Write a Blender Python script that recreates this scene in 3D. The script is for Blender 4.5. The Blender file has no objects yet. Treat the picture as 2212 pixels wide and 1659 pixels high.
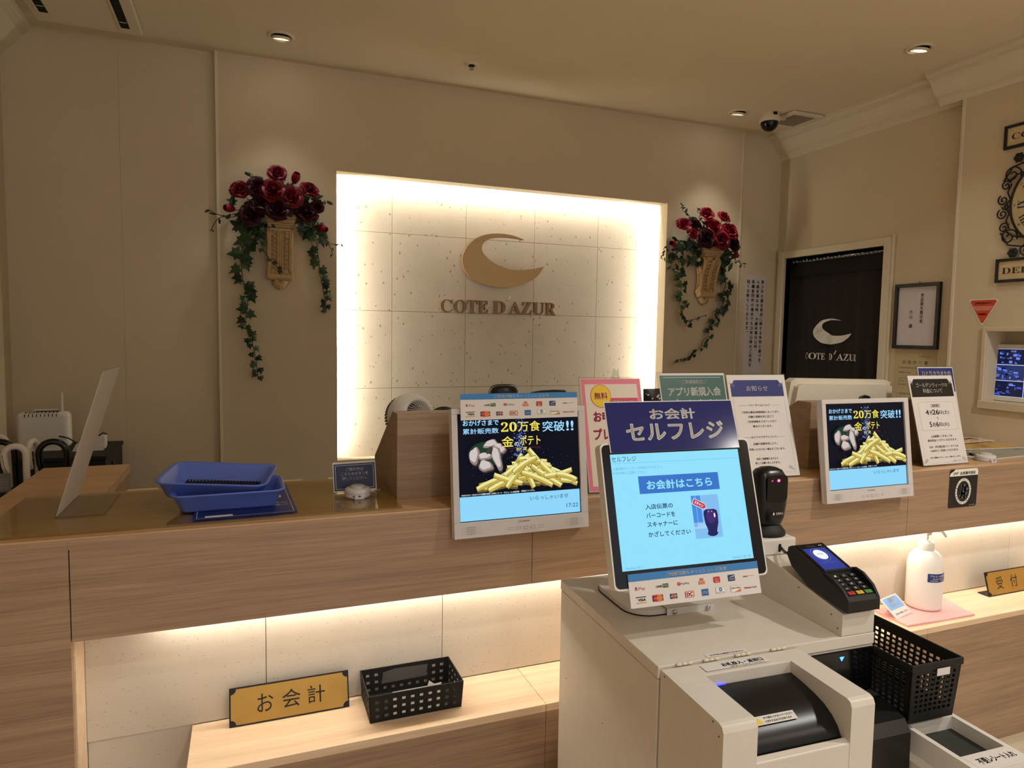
import bpy, bmesh, math, random
from mathutils import Matrix, Vector

SC = bpy.context.scene
COL = SC.collection
R = math.radians
PI = math.pi

# ------------------------------------------------------------------ camera
cam_d = bpy.data.cameras.new('camera')
cam = bpy.data.objects.new('camera', cam_d)
COL.objects.link(cam)
cam_d.sensor_fit = 'HORIZONTAL'
cam_d.sensor_width = 36.0
cam_d.lens = 36.0 * 1473.07 / 2212.0
cam_d.clip_start = 0.02
_yaw, _pitch, _roll = R(-21.288), R(-4.198), R(0.913)
_f = Vector((-math.sin(_yaw) * math.cos(_pitch), math.cos(_yaw) * math.cos(_pitch), math.sin(_pitch)))
_r = Vector((math.cos(_yaw), math.sin(_yaw), 0))
_u = _r.cross(_f)
_r2 = _r * math.cos(_roll) + _u * math.sin(_roll)
_u2 = -_r * math.sin(_roll) + _u * math.cos(_roll)
_m = Matrix((_r2, _u2, -_f)).transposed().to_4x4()
_m.translation = Vector((0, 0, 1.5))
cam.matrix_world = _m
SC.camera = cam

# ------------------------------------------------------------------ world, exposure
w = bpy.data.worlds.new('lobby_air')
SC.world = w
w.use_nodes = True
w.node_tree.nodes['Background'].inputs[0].default_value = (0.98, 0.96, 0.98, 1)
w.node_tree.nodes['Background'].inputs[1].default_value = 0.72
SC.view_settings.view_transform = 'Standard'
SC.view_settings.look = 'None'
SC.view_settings.exposure = 0.0
SC.view_settings.gamma = 1.0
SC.view_settings.use_curve_mapping = False
SC.cycles.use_denoising = True
SC.cycles.max_bounces = 8
SC.cycles.sample_clamp_indirect = 4.0

WARM = (1.0, 0.94, 0.84)

def spot(name, loc, tgt, energy, size=100, blend=0.7, col=WARM, radius=0.03):
    d = bpy.data.lights.new(name, 'SPOT')
    d.energy = energy; d.color = col; d.spot_size = R(size); d.spot_blend = blend
    d.shadow_soft_size = radius
    o = bpy.data.objects.new(name, d)
    COL.objects.link(o)
    o.location = loc
    o.rotation_euler = (Vector(tgt) - Vector(loc)).to_track_quat('-Z', 'Y').to_euler()
    return o

# the three visible recessed lamps over the desk (their fittings are built further down)
DL = [(0.152, 3.156), (2.556, 3.172), (2.694, 2.183)]
DL_E = [9, 15, 9]
for (lx, ly), e in zip(DL, DL_E):
    spot('downlight_lamp', (lx, ly, 2.715), (lx, ly, 0), e, 84, 1.0)
# recessed lamps of the lobby behind and beside the camera
for lx, ly, e in ((2.30, 0.30, 82), (0.75, -0.15, 30), (2.9, -1.3, 36), (0.6, -1.6, 30)):
    spot('lobby_lamp', (lx, ly, 2.72), (lx, ly, 0), e, 150, 0.6, (1.0, 0.965, 0.90), 0.05)

# ------------------------------------------------------------------ helpers
def lin(c):
    c = c / 255.0
    return c / 12.92 if c <= 0.04045 else ((c + 0.055) / 1.055) ** 2.4

def rgb(t):
    if isinstance(t, str):
        t = tuple(int(t[i:i + 2], 16) for i in (0, 2, 4))
    return (lin(t[0]), lin(t[1]), lin(t[2]), 1.0)

_MATS = {}

def mat(name, base, rough=0.5, metal=0.0, spec=0.5, var=0.04, nscale=30.0, bump=0.0, bscale=200.0, emit=0.0, trans=0.0, alpha=1.0, ior=1.45, coat=0.0, aniso=0.0):
    if name in _MATS:
        return _MATS[name]
    m = bpy.data.materials.new(name)
    m.use_nodes = True
    nt = m.node_tree
    b = nt.nodes['Principled BSDF']
    c = rgb(base)
    b.inputs['Roughness'].default_value = rough
    b.inputs['Metallic'].default_value = metal
    b.inputs['Specular IOR Level'].default_value = spec
    b.inputs['IOR'].default_value = ior
    b.inputs['Coat Weight'].default_value = coat
    b.inputs['Transmission Weight'].default_value = trans
    b.inputs['Alpha'].default_value = alpha
    b.inputs['Base Color'].default_value = c
    if emit:
        b.inputs['Base Color'].default_value = (0.004, 0.004, 0.004, 1)
        b.inputs['Specular IOR Level'].default_value = 0.06; b.inputs['Roughness'].default_value = 0.25
        b.inputs['Emission Color'].default_value = c
        b.inputs['Emission Strength'].default_value = emit
    elif var or bump:
        tc = nt.nodes.new('ShaderNodeTexCoord')
        if var:
            n = nt.nodes.new('ShaderNodeTexNoise')
            n.inputs['Scale'].default_value = nscale
            n.inputs['Detail'].default_value = 3
            nt.links.new(tc.outputs['Object'], n.inputs['Vector'])
            mx = nt.nodes.new('ShaderNodeMix'); mx.data_type = 'RGBA'
            mx.inputs['A'].default_value = tuple(min(1, x * (1 - var * 1.6)) for x in c[:3]) + (1,)
            mx.inputs['B'].default_value = tuple(min(1, x * (1 + var * 1.6)) for x in c[:3]) + (1,)
            nt.links.new(n.outputs['Fac'], mx.inputs['Factor'])
            nt.links.new(mx.outputs['Result'], b.inputs['Base Color'])
        if bump:
            n2 = nt.nodes.new('ShaderNodeTexNoise')
            n2.inputs['Scale'].default_value = bscale
            n2.inputs['Detail'].default_value = 4
            nt.links.new(tc.outputs['Object'], n2.inputs['Vector'])
            bp = nt.nodes.new('ShaderNodeBump')
            bp.inputs['Strength'].default_value = bump
            bp.inputs['Distance'].default_value = 0.002
            nt.links.new(n2.outputs['Fac'], bp.inputs['Height'])
            nt.links.new(bp.outputs['Normal'], b.inputs['Normal'])
    _MATS[name] = m
    return m

def wood(name, dark, light, scale=(0.9, 14, 26), rough=0.42, fine=0.35, axis=0):
    m = bpy.data.materials.new(name); m.use_nodes = True
    nt = m.node_tree; b = nt.nodes['Principled BSDF']
    tc = nt.nodes.new('ShaderNodeTexCoord')
    mp = nt.nodes.new('ShaderNodeMapping')
    mp.inputs['Scale'].default_value = scale
    nt.links.new(tc.outputs['Object'], mp.inputs['Vector'])
    n1 = nt.nodes.new('ShaderNodeTexNoise'); n1.inputs['Scale'].default_value = 1.0; n1.inputs['Detail'].default_value = 5
    n1.inputs['Distortion'].default_value = 0.6
    nt.links.new(mp.outputs['Vector'], n1.inputs['Vector'])
    mp2 = nt.nodes.new('ShaderNodeMapping')
    mp2.inputs['Scale'].default_value = tuple(s * 6 for s in scale)
    nt.links.new(tc.outputs['Object'], mp2.inputs['Vector'])
    n2 = nt.nodes.new('ShaderNodeTexNoise'); n2.inputs['Scale'].default_value = 1.0; n2.inputs['Detail'].default_value = 3
    nt.links.new(mp2.outputs['Vector'], n2.inputs['Vector'])
    mx = nt.nodes.new('ShaderNodeMix'); mx.data_type = 'FLOAT'
    mx.inputs['Factor'].default_value = fine
    nt.links.new(n1.outputs['Fac'], mx.inputs['A']); nt.links.new(n2.outputs['Fac'], mx.inputs['B'])
    cr = nt.nodes.new('ShaderNodeValToRGB')
    cr.color_ramp.elements[0].position = 0.36; cr.color_ramp.elements[0].color = rgb(dark)
    cr.color_ramp.elements[1].position = 0.64; cr.color_ramp.elements[1].color = rgb(light)
    nt.links.new(mx.outputs['Result'], cr.inputs['Fac'])
    nt.links.new(cr.outputs['Color'], b.inputs['Base Color'])
    b.inputs['Roughness'].default_value = rough
    bp = nt.nodes.new('ShaderNodeBump'); bp.inputs['Strength'].default_value = 0.08; bp.inputs['Distance'].default_value = 0.001
    nt.links.new(n2.outputs['Fac'], bp.inputs['Height']); nt.links.new(bp.outputs['Normal'], b.inputs['Normal'])
    return m

def stone(name, base, speck, amount=1.0):
    m = bpy.data.materials.new(name); m.use_nodes = True
    nt = m.node_tree; b = nt.nodes['Principled BSDF']
    tc = nt.nodes.new('ShaderNodeTexCoord')
    src = tc.outputs['Object']
    n = nt.nodes.new('ShaderNodeTexNoise'); n.inputs['Scale'].default_value = 9; n.inputs['Detail'].default_value = 6
    nt.links.new(src, n.inputs['Vector'])
    c = rgb(base)
    mx = nt.nodes.new('ShaderNodeMix'); mx.data_type = 'RGBA'
    mx.inputs['A'].default_value = tuple(x * 0.90 for x in c[:3]) + (1,)
    mx.inputs['B'].default_value = tuple(min(1, x * 1.08) for x in c[:3]) + (1,)
    nt.links.new(n.outputs['Fac'], mx.inputs['Factor'])
    last = mx.outputs['Result']
    for sc_, thr, keep, dark, stretch in ((95, 0.26, 0.55, 0.74, (1, 1, 1.5)), (36, 0.20, 0.40, 0.45, (1, 1, 0.7)), (14, 0.085, 0.34, 0.30, (1.2, 1, 0.8))):
        mp = nt.nodes.new('ShaderNodeMapping'); mp.inputs['Scale'].default_value = stretch
        mp.inputs['Rotation'].default_value = (0, 0.6 + sc_ * 0.01, 0)
        nt.links.new(src, mp.inputs['Vector'])
        v = nt.nodes.new('ShaderNodeTexVoronoi'); v.inputs['Scale'].default_value = sc_
        nt.links.new(mp.outputs['Vector'], v.inputs['Vector'])
        sep = nt.nodes.new('ShaderNodeSeparateColor')
        nt.links.new(v.outputs['Color'], sep.inputs['Color'])
        mul = nt.nodes.new('ShaderNodeMath'); mul.operation = 'MULTIPLY'
        nt.links.new(sep.outputs['Red'], mul.inputs[0]); mul.inputs[1].default_value = thr
        lt = nt.nodes.new('ShaderNodeMath'); lt.operation = 'LESS_THAN'
        nt.links.new(v.outputs['Distance'], lt.inputs[0]); nt.links.new(mul.outputs[0], lt.inputs[1])
        k = nt.nodes.new('ShaderNodeMath'); k.operation = 'LESS_THAN'
        nt.links.new(sep.outputs['Green'], k.inputs[0]); k.inputs[1].default_value = keep * amount
        an = nt.nodes.new('ShaderNodeMath'); an.operation = 'MULTIPLY'
        nt.links.new(lt.outputs[0], an.inputs[0]); nt.links.new(k.outputs[0], an.inputs[1])
        m2 = nt.nodes.new('ShaderNodeMix'); m2.data_type = 'RGBA'
        nt.links.new(an.outputs[0], m2.inputs['Factor'])
        nt.links.new(last, m2.inputs['A'])
        sp = rgb(speck)
        m2.inputs['B'].default_value = tuple(a * dark + s * (1 - dark) for a, s in zip(c[:3], sp[:3])) + (1,)
        last = m2.outputs['Result']
    nt.links.new(last, b.inputs['Base Color'])
    b.inputs['Roughness'].default_value = 0.72
    return m

def glass(name, tint=(255, 255, 255), rough=0.0, mixf=0.12):
    """clear sheet: see-through with a glossy coat, cheap to light through"""
    m = bpy.data.materials.new(name); m.use_nodes = True
    nt = m.node_tree
    for n in list(nt.nodes):
        if n.type != 'OUTPUT_MATERIAL': nt.nodes.remove(n)
    out = [n for n in nt.nodes if n.type == 'OUTPUT_MATERIAL'][0]
    t = nt.nodes.new('ShaderNodeBsdfTransparent'); t.inputs[0].default_value = rgb(tint)
    g = nt.nodes.new('ShaderNodeBsdfGlossy'); g.inputs['Roughness'].default_value = rough
    fr = nt.nodes.new('ShaderNodeFresnel'); fr.inputs[0].default_value = 1.5
    ad = nt.nodes.new('ShaderNodeMath'); ad.operation = 'ADD'; ad.use_clamp = True
    ge = nt.nodes.new('ShaderNodeNewGeometry')
    iv = nt.nodes.new('ShaderNodeMath'); iv.operation = 'SUBTRACT'; iv.inputs[0].default_value = 1.0
    nt.links.new(ge.outputs['Backfacing'], iv.inputs[1])
    nt.links.new(fr.outputs[0], ad.inputs[0]); ad.inputs[1].default_value = mixf
    ml = nt.nodes.new('ShaderNodeMath'); ml.operation = 'MULTIPLY'
    nt.links.new(ad.outputs[0], ml.inputs[0]); nt.links.new(iv.outputs[0], ml.inputs[1])
    mx = nt.nodes.new('ShaderNodeMixShader')
    nt.links.new(ml.outputs[0], mx.inputs[0]); nt.links.new(t.outputs[0], mx.inputs[1]); nt.links.new(g.outputs[0], mx.inputs[2])
    nt.links.new(mx.outputs[0], out.inputs[0])
    return m

_glyphs = {}

def glyphs(s, bold):
    key = (s, bold)
    if key not in _glyphs:
        c = bpy.data.curves.new('t', 'FONT'); c.body = s; c.size = 1.0; c.resolution_u = 3
        c.fill_mode = 'FRONT'
        o = bpy.data.objects.new('t', c)
        m = o.to_mesh()
        vs = [v.co.copy() for v in m.vertices]; fs = [tuple(p.vertices) for p in m.polygons]
        o.to_mesh_clear(); bpy.data.objects.remove(o); bpy.data.curves.remove(c)
        if bold:      # heavier strokes: the outline laid down again a hair to each side
            n = len(vs); v0 = list(vs); f0 = list(fs)
            for k in range(6):
                a = k * PI / 3
                vs += [Vector((v.x + bold * math.cos(a), v.y + bold * math.sin(a), 0)) for v in v0]
                fs += [tuple(i + n * (k + 1) for i in f) for f in f0]
        _glyphs[key] = (vs, fs)
    return _glyphs[key]

class MB:
    """collects shapes into one mesh; every shape carries a material slot"""
    def __init__(self):
        self.v = []; self.f = []; self.m = []; self.s = []
        self.T = Matrix.Identity(4)
    def add(self, vs, fs, mi=0, smooth=False, T=None):
        T = self.T if T is None else self.T @ T
        o = len(self.v)
        self.v += [T @ Vector(p) for p in vs]
        for f in fs:
            self.f.append(tuple(i + o for i in f)); self.m.append(mi); self.s.append(smooth)
        return self
    def box(self, x0, x1, y0, y1, z0, z1, mi=0, T=None):
        vs = [(x, y, z) for z in (z0, z1) for y in (y0, y1) for x in (x0, x1)]
        return self.add(vs, [(0, 2, 3, 1), (4, 5, 7, 6), (0, 1, 5, 4), (2, 6, 7, 3), (0, 4, 6, 2), (1, 3, 7, 5)], mi, False, T)
    def rbox(self, x0, x1, y0, y1, z0, z1, r=0.004, seg=2, mi=0, T=None, edges=None, smooth=True):
        bm = bmesh.new()
        bmesh.ops.create_cube(bm, size=1.0)
        for v in bm.verts:
            v.co = Vector(((x0 + x1) / 2 + v.co.x * (x1 - x0), (y0 + y1) / 2 + v.co.y * (y1 - y0), (z0 + z1) / 2 + v.co.z * (z1 - z0)))
        es = list(bm.edges)
        if edges: es = [e for e in es if edges(e.verts[0].co, e.verts[1].co)]
        bmesh.ops.bevel(bm, geom=es, offset=r, segments=seg, affect='EDGES', profile=0.5)
        bm.verts.index_update()
        self.add([v.co.copy() for v in bm.verts], [tuple(v.index for v in f.verts) for f in bm.faces], mi, False, T)
        bm.free()
        return self
    def quad(self, pts, mi=0, T=None):
        return self.add(pts, [tuple(range(len(pts)))], mi, False, T)
    def prism(self, poly, h0, h1, ax='z', mi=0, T=None, smooth=False):
        """poly of 2-D points extruded along an axis: z -> (x,y), y -> (x,z), x -> (y,z)"""
        n = len(poly)
        a = sum(poly[i][0] * poly[(i + 1) % n][1] - poly[(i + 1) % n][0] * poly[i][1] for i in range(n))
        if a < 0: poly = poly[::-1]
        def P(p, h):
            return {'z': (p[0], p[1], h), 'y': (p[0], h, p[1]), 'x': (h, p[0], p[1])}[ax]
        lo, hi = min(h0, h1), max(h0, h1)
        if ax == 'y': lo, hi = hi, lo
        vs = [P(p, lo) for p in poly] + [P(p, hi) for p in poly]
        self.add(vs, [tuple(range(n))[::-1], tuple(range(n, 2 * n))], mi, False, T)
        self.add(vs, [(i, (i + 1) % n, n + (i + 1) % n, n + i) for i in range(n)], mi, smooth, T)
        return self
    def lathe(self, prof, n=24, mi=0, T=None, smooth=True):
        vs = []; fs = []
        for r, z in prof:
            vs += [(r * math.cos(2 * PI * i / n), r * math.sin(2 * PI * i / n), z) for i in range(n)]
        for k in range(len(prof) - 1):
            for i in range(n):
                j = (i + 1) % n
                fs.append((k * n + i, k * n + j, (k + 1) * n + j, (k + 1) * n + i))
        self.add(vs, fs, mi, smooth, T)
        for k, fl in ((0, True), (len(prof) - 1, False)):
            if prof[k][0] > 1e-6:
                ring = [(prof[k][0] * math.cos(2 * PI * i / n), prof[k][0] * math.sin(2 * PI * i / n), prof[k][1]) for i in range(n)]
                self.add(ring, [tuple(range(n))[::-1] if fl else tuple(range(n))], mi, False, T)
        return self
    def cyl(self, r, z0, z1, n=20, mi=0, T=None):
        return self.lathe([(r, z0), (r, z1)], n, mi, T)
    def tube(self, pts, r, n=8, mi=0, T=None, caps=True):
        pts = [Vector(p) for p in pts]
        rs = r if isinstance(r, (list, tuple)) else [r] * len(pts)
        vs = []; fs = []; up = None
        for i, p in enumerate(pts):
            t = (pts[min(i + 1, len(pts) - 1)] - pts[max(i - 1, 0)])
            t = t.normalized() if t.length > 1e-9 else Vector((0, 0, 1))
            if up is None:
                up = t.orthogonal().normalized()
            else:
                up = (up - t * up.dot(t))
                up = up.normalized() if up.length > 1e-6 else t.orthogonal().normalized()
            sd = t.cross(up)
            for k in range(n):
                a = 2 * PI * k / n
                vs.append(p + (up * math.cos(a) + sd * math.sin(a)) * rs[i])
        for i in range(len(pts) - 1):
            for k in range(n):
                j = (k + 1) % n
                fs.append((i * n + k, i * n + j, (i + 1) * n + j, (i + 1) * n + k))
        if caps:
            fs.append(tuple(range(n))[::-1]); fs.append(tuple((len(pts) - 1) * n + k for k in range(n)))
        return self.add(vs, fs, mi, True, T)
    def ball(self, c, rad, n=12, mi=0, T=None):
        rx, ry, rz = rad if isinstance(rad, (list, tuple)) else (rad,) * 3
        prof = [(math.sin(PI * k / (n // 2)) , -math.cos(PI * k / (n // 2))) for k in range(n // 2 + 1)]
        M = Matrix.Translation(c) @ Matrix.Diagonal((rx, ry, rz, 1))
        return self.lathe([(max(r, 1e-7), z) for r, z in prof], n, mi, M if T is None else T @ M)
    def grid(self, fn, nu, nv, mi=0, T=None, smooth=True, flip=False):
        vs = [fn(i / nu, j / nv) for j in range(nv + 1) for i in range(nu + 1)]
        fs = []
        for j in range(nv):
            for i in range(nu):
                q = (j * (nu + 1) + i, j * (nu + 1) + i + 1, (j + 1) * (nu + 1) + i + 1, (j + 1) * (nu + 1) + i)
                fs.append(q[::-1] if flip else q)
        return self.add(vs, fs, mi, smooth, T)
    def ellipse(self, cx, cy, rx, ry, z, mi=0, n=24, T=None, rin=0.0):
        if rin:
            vs = []
            for k in range(n):
                a = 2 * PI * k / n
                vs += [(cx + rx * math.cos(a), cy + ry * math.sin(a), z), (cx + rx * rin * math.cos(a), cy + ry * rin * math.sin(a), z)]
            return self.add(vs, [(2 * k, (2 * k + 2) % (2 * n), (2 * k + 3) % (2 * n), 2 * k + 1) for k in range(n)], mi, False, T)
        return self.add([(cx + rx * math.cos(2 * PI * k / n), cy + ry * math.sin(2 * PI * k / n), z) for k in range(n)], [tuple(range(n))], mi, False, T)
    def rect(self, x0, x1, y0, y1, z, mi=0, T=None, r=0.0):
        if r:
            p = []
            for cx, cy, a0 in ((x1 - r, y1 - r, 0), (x0 + r, y1 - r, 90), (x0 + r, y0 + r, 180), (x1 - r, y0 + r, 270)):
                p += [(cx + r * math.cos(R(a0 + a)), cy + r * math.sin(R(a0 + a)), z) for a in (0, 30, 60, 90)]
            return self.quad(p, mi, T)
        return self.quad([(x0, y0, z), (x1, y0, z), (x1, y1, z), (x0, y1, z)], mi, T)
    def frame(self, x0, x1, y0, y1, t, z, mi=0, T=None):
        self.rect(x0, x1, y0, y0 + t, z, mi, T); self.rect(x0, x1, y1 - t, y1, z, mi, T)
        self.rect(x0, x0 + t, y0 + t, y1 - t, z, mi, T); return self.rect(x1 - t, x1, y0 + t, y1 - t, z, mi, T)
    def text(self, s, x0, x1, y0, y1, z=0.0, mi=0, bold=0.0, T=None, keep=False, depth=0.0):
        """lettering fitted into a box on the plane z (x right, y up); depth > 0 gives raised letters"""
        vs, fs = glyphs(s, bold)
        if not vs: return self
        ax0 = min(v.x for v in vs); ax1 = max(v.x for v in vs); ay0 = min(v.y for v in vs); ay1 = max(v.y for v in vs)
        sx = (x1 - x0) / (ax1 - ax0); sy = (y1 - y0) / (ay1 - ay0)
        if keep:
            k = min(sx, sy); cx = (x0 + x1) / 2; cy = (y0 + y1) / 2
            x0 = cx - k * (ax1 - ax0) / 2; y0 = cy - k * (ay1 - ay0) / 2; sx = sy = k
        pv = [(x0 + (v.x - ax0) * sx, y0 + (v.y - ay0) * sy, z + depth) for v in vs]
        self.add(pv, fs, mi, False, T)
        if depth:
            cnt = {}
            for f in fs:
                for a, b in zip(f, f[1:] + f[:1]):
                    cnt[(a, b)] = cnt.get((a, b), 0) + 1
            n = len(pv); bot = [(p[0], p[1], z) for p in pv]
            side = [(b, a, a + n, b + n) for (a, b) in cnt if (b, a) not in cnt]
            side = [(q[1], q[0], q[3], q[2])[::-1] for q in side]
            self.add(pv + bot, side, mi, False, T)
        return self
    def vtext(self, cols, x_right, y_top, size, gap, z=0.0, mi=0, bold=0.0, T=None, ystep=None):
        """vertical columns, right to left; a column is a list of cells"""
        ys = ystep or size
        for ci, col in enumerate(cols):
            for ri, ch in enumerate(col):
                if ch == ' ': continue
                cx = x_right - ci * gap - size / 2; cy = y_top - ri * ys - size / 2
                vs, fs = glyphs(ch, bold)
                wd = max(v.x for v in vs)
                k = size if len(ch) == 1 else size * 0.92 / wd
                kx = k; ky = size
                ox = cx - size / 2 if len(ch) == 1 else cx - wd * kx / 2
                dx, dy = (size * .6, size * .55) if ch in '、。' else (0, 0)
                self.add([(ox + v.x * kx + dx, cy - size * 0.38 + v.y * ky + dy, z) for v in vs], fs, mi, False, T)
        return self
    def build(self, name, mats, parent=None, bevel=0.0, seg=2, label=None, M=None):
        me = bpy.data.meshes.new(name)
        me.from_pydata([tuple(p) for p in self.v], [], self.f)
        if not isinstance(mats, (list, tuple)): mats = [mats]
        for m in mats: me.materials.append(m)
        me.polygons.foreach_set('material_index', self.m)
        me.polygons.foreach_set('use_smooth', self.s)
        me.update()
        o = bpy.data.objects.new(name, me)
        COL.objects.link(o)
        if parent: o.parent = parent
        if M is not None: o.matrix_local = M
        if bevel:
            b = o.modifiers.new('bevel', 'BEVEL'); b.width = bevel; b.segments = seg; b.limit_method = 'ANGLE'; b.angle_limit = R(40)
        if label: o['label'] = label
        return o

def board(loc, yaw=0.0, tilt=0.0):
    """frame of a sheet: x right, y up, z towards the people looking at it"""
    u = Vector((math.cos(yaw), math.sin(yaw), 0)); n = Vector((-math.sin(yaw), math.cos(yaw), 0))
    v = Vector((0, 0, 1)) * math.cos(tilt) + n * math.sin(tilt)
    M = Matrix((u, v, u.cross(v))).transposed().to_4x4()
    M.translation = Vector(loc)
    return M

def thing(name, label, cat, loc=(0, 0, 0), rz=0.0, group=None, M=None):
    o = bpy.data.objects.new(name, None); COL.objects.link(o)
    o.empty_display_size = 0.05
    o.matrix_world = M if M is not None else Matrix.Translation(loc) @ Matrix.Rotation(rz, 4, 'Z')
    return tag(o, label, cat, group)

def tag(o, label, cat, group=None):
    o['label'] = label; o['category'] = cat
    if group: o['group'] = group
    return o

def struct(o):
    o['kind'] = 'structure'
    return o

def dup(root, M, label, group=None):
    r = root.copy(); COL.objects.link(r); r.matrix_world = M; r['label'] = label
    if group: r['group'] = group
    for ch in list(root.children):
        c = ch.copy(); COL.objects.link(c); c.parent = r
        for g in list(ch.children):
            d = g.copy(); COL.objects.link(d); d.parent = c
    return r

# ------------------------------------------------------------------ materials
wall_m = mat('wallpaper_cream', (216, 200, 171), rough=0.85, var=0.03, nscale=3, bump=0.25, bscale=420, spec=0.2)
ceil_m = mat('ceiling_paper', (230, 216, 188), rough=0.9, var=0.02, nscale=4, bump=0.15, bscale=300, spec=0.2)
trim_m = mat('cream_paint', (226, 214, 188), rough=0.45, var=0.02)
floor_m = mat('floor_vinyl', (226, 212, 194), rough=0.35, var=0.05, nscale=8)
wood_m = wood('ash_laminate', (142, 115, 92), (174, 144, 116), scale=(1.1, 26, 48), fine=0.5)
top_m = wood('ash_laminate_top', (184, 146, 106), (210, 172, 130), scale=(1.2, 20, 20), rough=0.35)
pale_m = wood('ash_laminate_lit', (222, 190, 154), (240, 214, 182), scale=(1.2, 28, 28), rough=0.4)  # ash of the front made lighter, the LED glow put into its colour
stone_m = stone('speckled_stone', (224, 213, 196), (110, 84, 60))
white_p = mat('white_plastic', (226, 221, 213), rough=0.4)
grey_p = mat('light_grey_plastic', (205, 198, 196), rough=0.45)
metal_w = mat('white_sheet_metal', (218, 209, 196), rough=0.42, bump=0.06, bscale=900)
black_p = mat('black_plastic', (16, 16, 18), rough=0.35)
black_g = mat('gloss_black', (8, 8, 10), rough=0.12, var=0)
black_m = mat('matt_black', (14, 13, 13), rough=0.6)
dark_m = mat('dark_void', (6, 6, 6), rough=0.9)
paper = mat('white_paper', (222, 215, 210), rough=0.7, var=0.015)
ink = mat('black_ink', (22, 22, 28), rough=0.6, var=0)
navy = mat('navy_print', (28, 38, 104), rough=0.4, var=0.03)
whiteink = mat('white_print', (236, 232, 222), rough=0.5, var=0)
red_ink = mat('red_print', (196, 40, 44), rough=0.5, var=0)
led_m = mat('led_tape', (255, 245, 224), emit=120.0, var=0)
steel = mat('polished_steel', (190, 190, 192), rough=0.2, metal=1.0, var=0)
acrylic = glass('clear_acrylic', (246, 244, 238), 0.0, 0.03)
# ================================================================== the room
YB, YS = 3.43, 3.56       # face of the projecting back wall panel, face of the stone in its niche
XR, XN = 3.138, 3.078     # far and near part of the right wall
ZC = 2.745
XL = -0.93
NX0, NX1, NZ0, NZ1 = 0.411, 2.289, 0.86, 2.271

b = MB(); b.box(-3.2, 3.6, -2.6, 3.8, -0.05, 0.0); struct(b.build('floor', floor_m))
b = MB(); b.box(-3.2, 3.6, -2.6, 3.8, ZC, ZC + 0.06); struct(b.build('ceiling', ceil_m))
# projecting back panel with the niche cut out of it (x -0.113 .. 2.807)
b = MB()
b.box(-0.113, NX0, YB, 3.50, 0, ZC); b.box(NX1, 2.807, YB, 3.50, 0, ZC)
b.box(NX0, NX1, YB, 3.50, NZ1, ZC); b.box(NX0, NX1, YB, 3.50, 0, NZ0)
struct(b.build('wall_back', wall_m))
b = MB(); b.box(XL - 0.3, -0.5058, 3.46, 3.62, 0, ZC); b.box(-0.5042, -0.111, 3.46, 3.62, 0, ZC); b.box(-0.51, -0.50, 3.4615, 3.6, 0, ZC); struct(b.build('wall_back_left', wall_m))
b = MB(); b.box(2.805, 3.5, 3.46, 3.62, 0, ZC); struct(b.build('wall_back_right', wall_m))
# stone tiles at the back of the niche
b = MB()
cols = [0.30, 0.708, 1.108, 1.508, 1.907, 2.306, 2.42]
rows = [0.80, 1.207, 1.609, 2.010, 2.36]
g = 0.0011
for i in range(len(cols) - 1):
    for j in range(len(rows) - 1):
        b.box(cols[i] + g, cols[i + 1] - g, YS, YS + 0.02, rows[j] + g, rows[j + 1] - g)
b.box(0.30, 2.42, YS + 0.002, YS + 0.04, 0.8, 2.36, 1)
struct(b.build('wall_niche', [stone_m, mat('grout', (150, 130, 104), rough=0.9)]))
# closing strips around the light cavity
b = MB()
b.box(0.28, 0.30, 3.50, 3.60, 0.8, 2.38); b.box(2.42, 2.44, 3.50, 3.60, 0.8, 2.38); b.box(0.28, 2.44, 3.50, 3.60, 2.36, 2.38)
struct(b.build('trim_1', trim_m))
# bead along both edges of the projecting panel, thin painted return around the niche
b = MB(); b.rbox(-0.120, -0.106, YB - 0.006, YB + 0.03, 0, ZC, 0.002); struct(b.build('trim_2', trim_m))
b = MB(); b.rbox(2.800, 2.815, YB - 0.006, YB + 0.03, 0, ZC, 0.002); struct(b.build('trim_3', trim_m))
b = MB()
b.box(NX0, NX0 + 0.002, YB - 0.001, 3.505, NZ0, NZ1); b.box(NX1 - 0.002, NX1, YB - 0.001, 3.505, NZ0, NZ1); b.box(NX0 + 0.002, NX1 - 0.002, YB - 0.001, 3.505, NZ1 - 0.002, NZ1)
struct(b.build('trim_4', trim_m))
# LED tape hidden behind the lip of the niche
t = thing('led_strip', 'warm hidden light tape glowing around the stone logo niche', 'light', (1.35, 3.52, 2.3))
for nm, bx in (('tape', (-1.00, -0.985, -0.012, 0.006, -1.40, -0.03)), ('tape', (0.992, 1.007, -0.012, 0.006, -1.40, -0.03)), ('tape', (-0.90, 0.90, -0.012, -0.004, 0.006, 0.014))):
    b = MB(); b.box(*bx); b.build(nm, led_m, t)
# left wall with its cornice
b = MB(); b.box(XL - 0.2, XL, -2.6, 3.62, 0, ZC); struct(b.build('wall_left', wall_m))
crown = [(0, 0), (0, 0.150), (0.004, 0.150), (0.010, 0.140), (0.018, 0.132), (0.018, 0.118), (0.036, 0.108), (0.054, 0.088), (0.068, 0.064), (0.078, 0.045), (0.092, 0.040), (0.092, 0.030), (0.104, 0.026), (0.108, 0.014), (0.120, 0.012), (0.120, 0)]
def crown_run(name, xw, sx, y0, y1, k=1.0):
    b = MB(); b.prism([(xw + sx * p[0] * k, ZC - p[1] * k * 0.94) for p in crown], y0, y1, 'y')
    return struct(b.build(name, trim_m))
crown_run('trim_5', XL, 1, -2.6, 3.46, 1.0)
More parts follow.
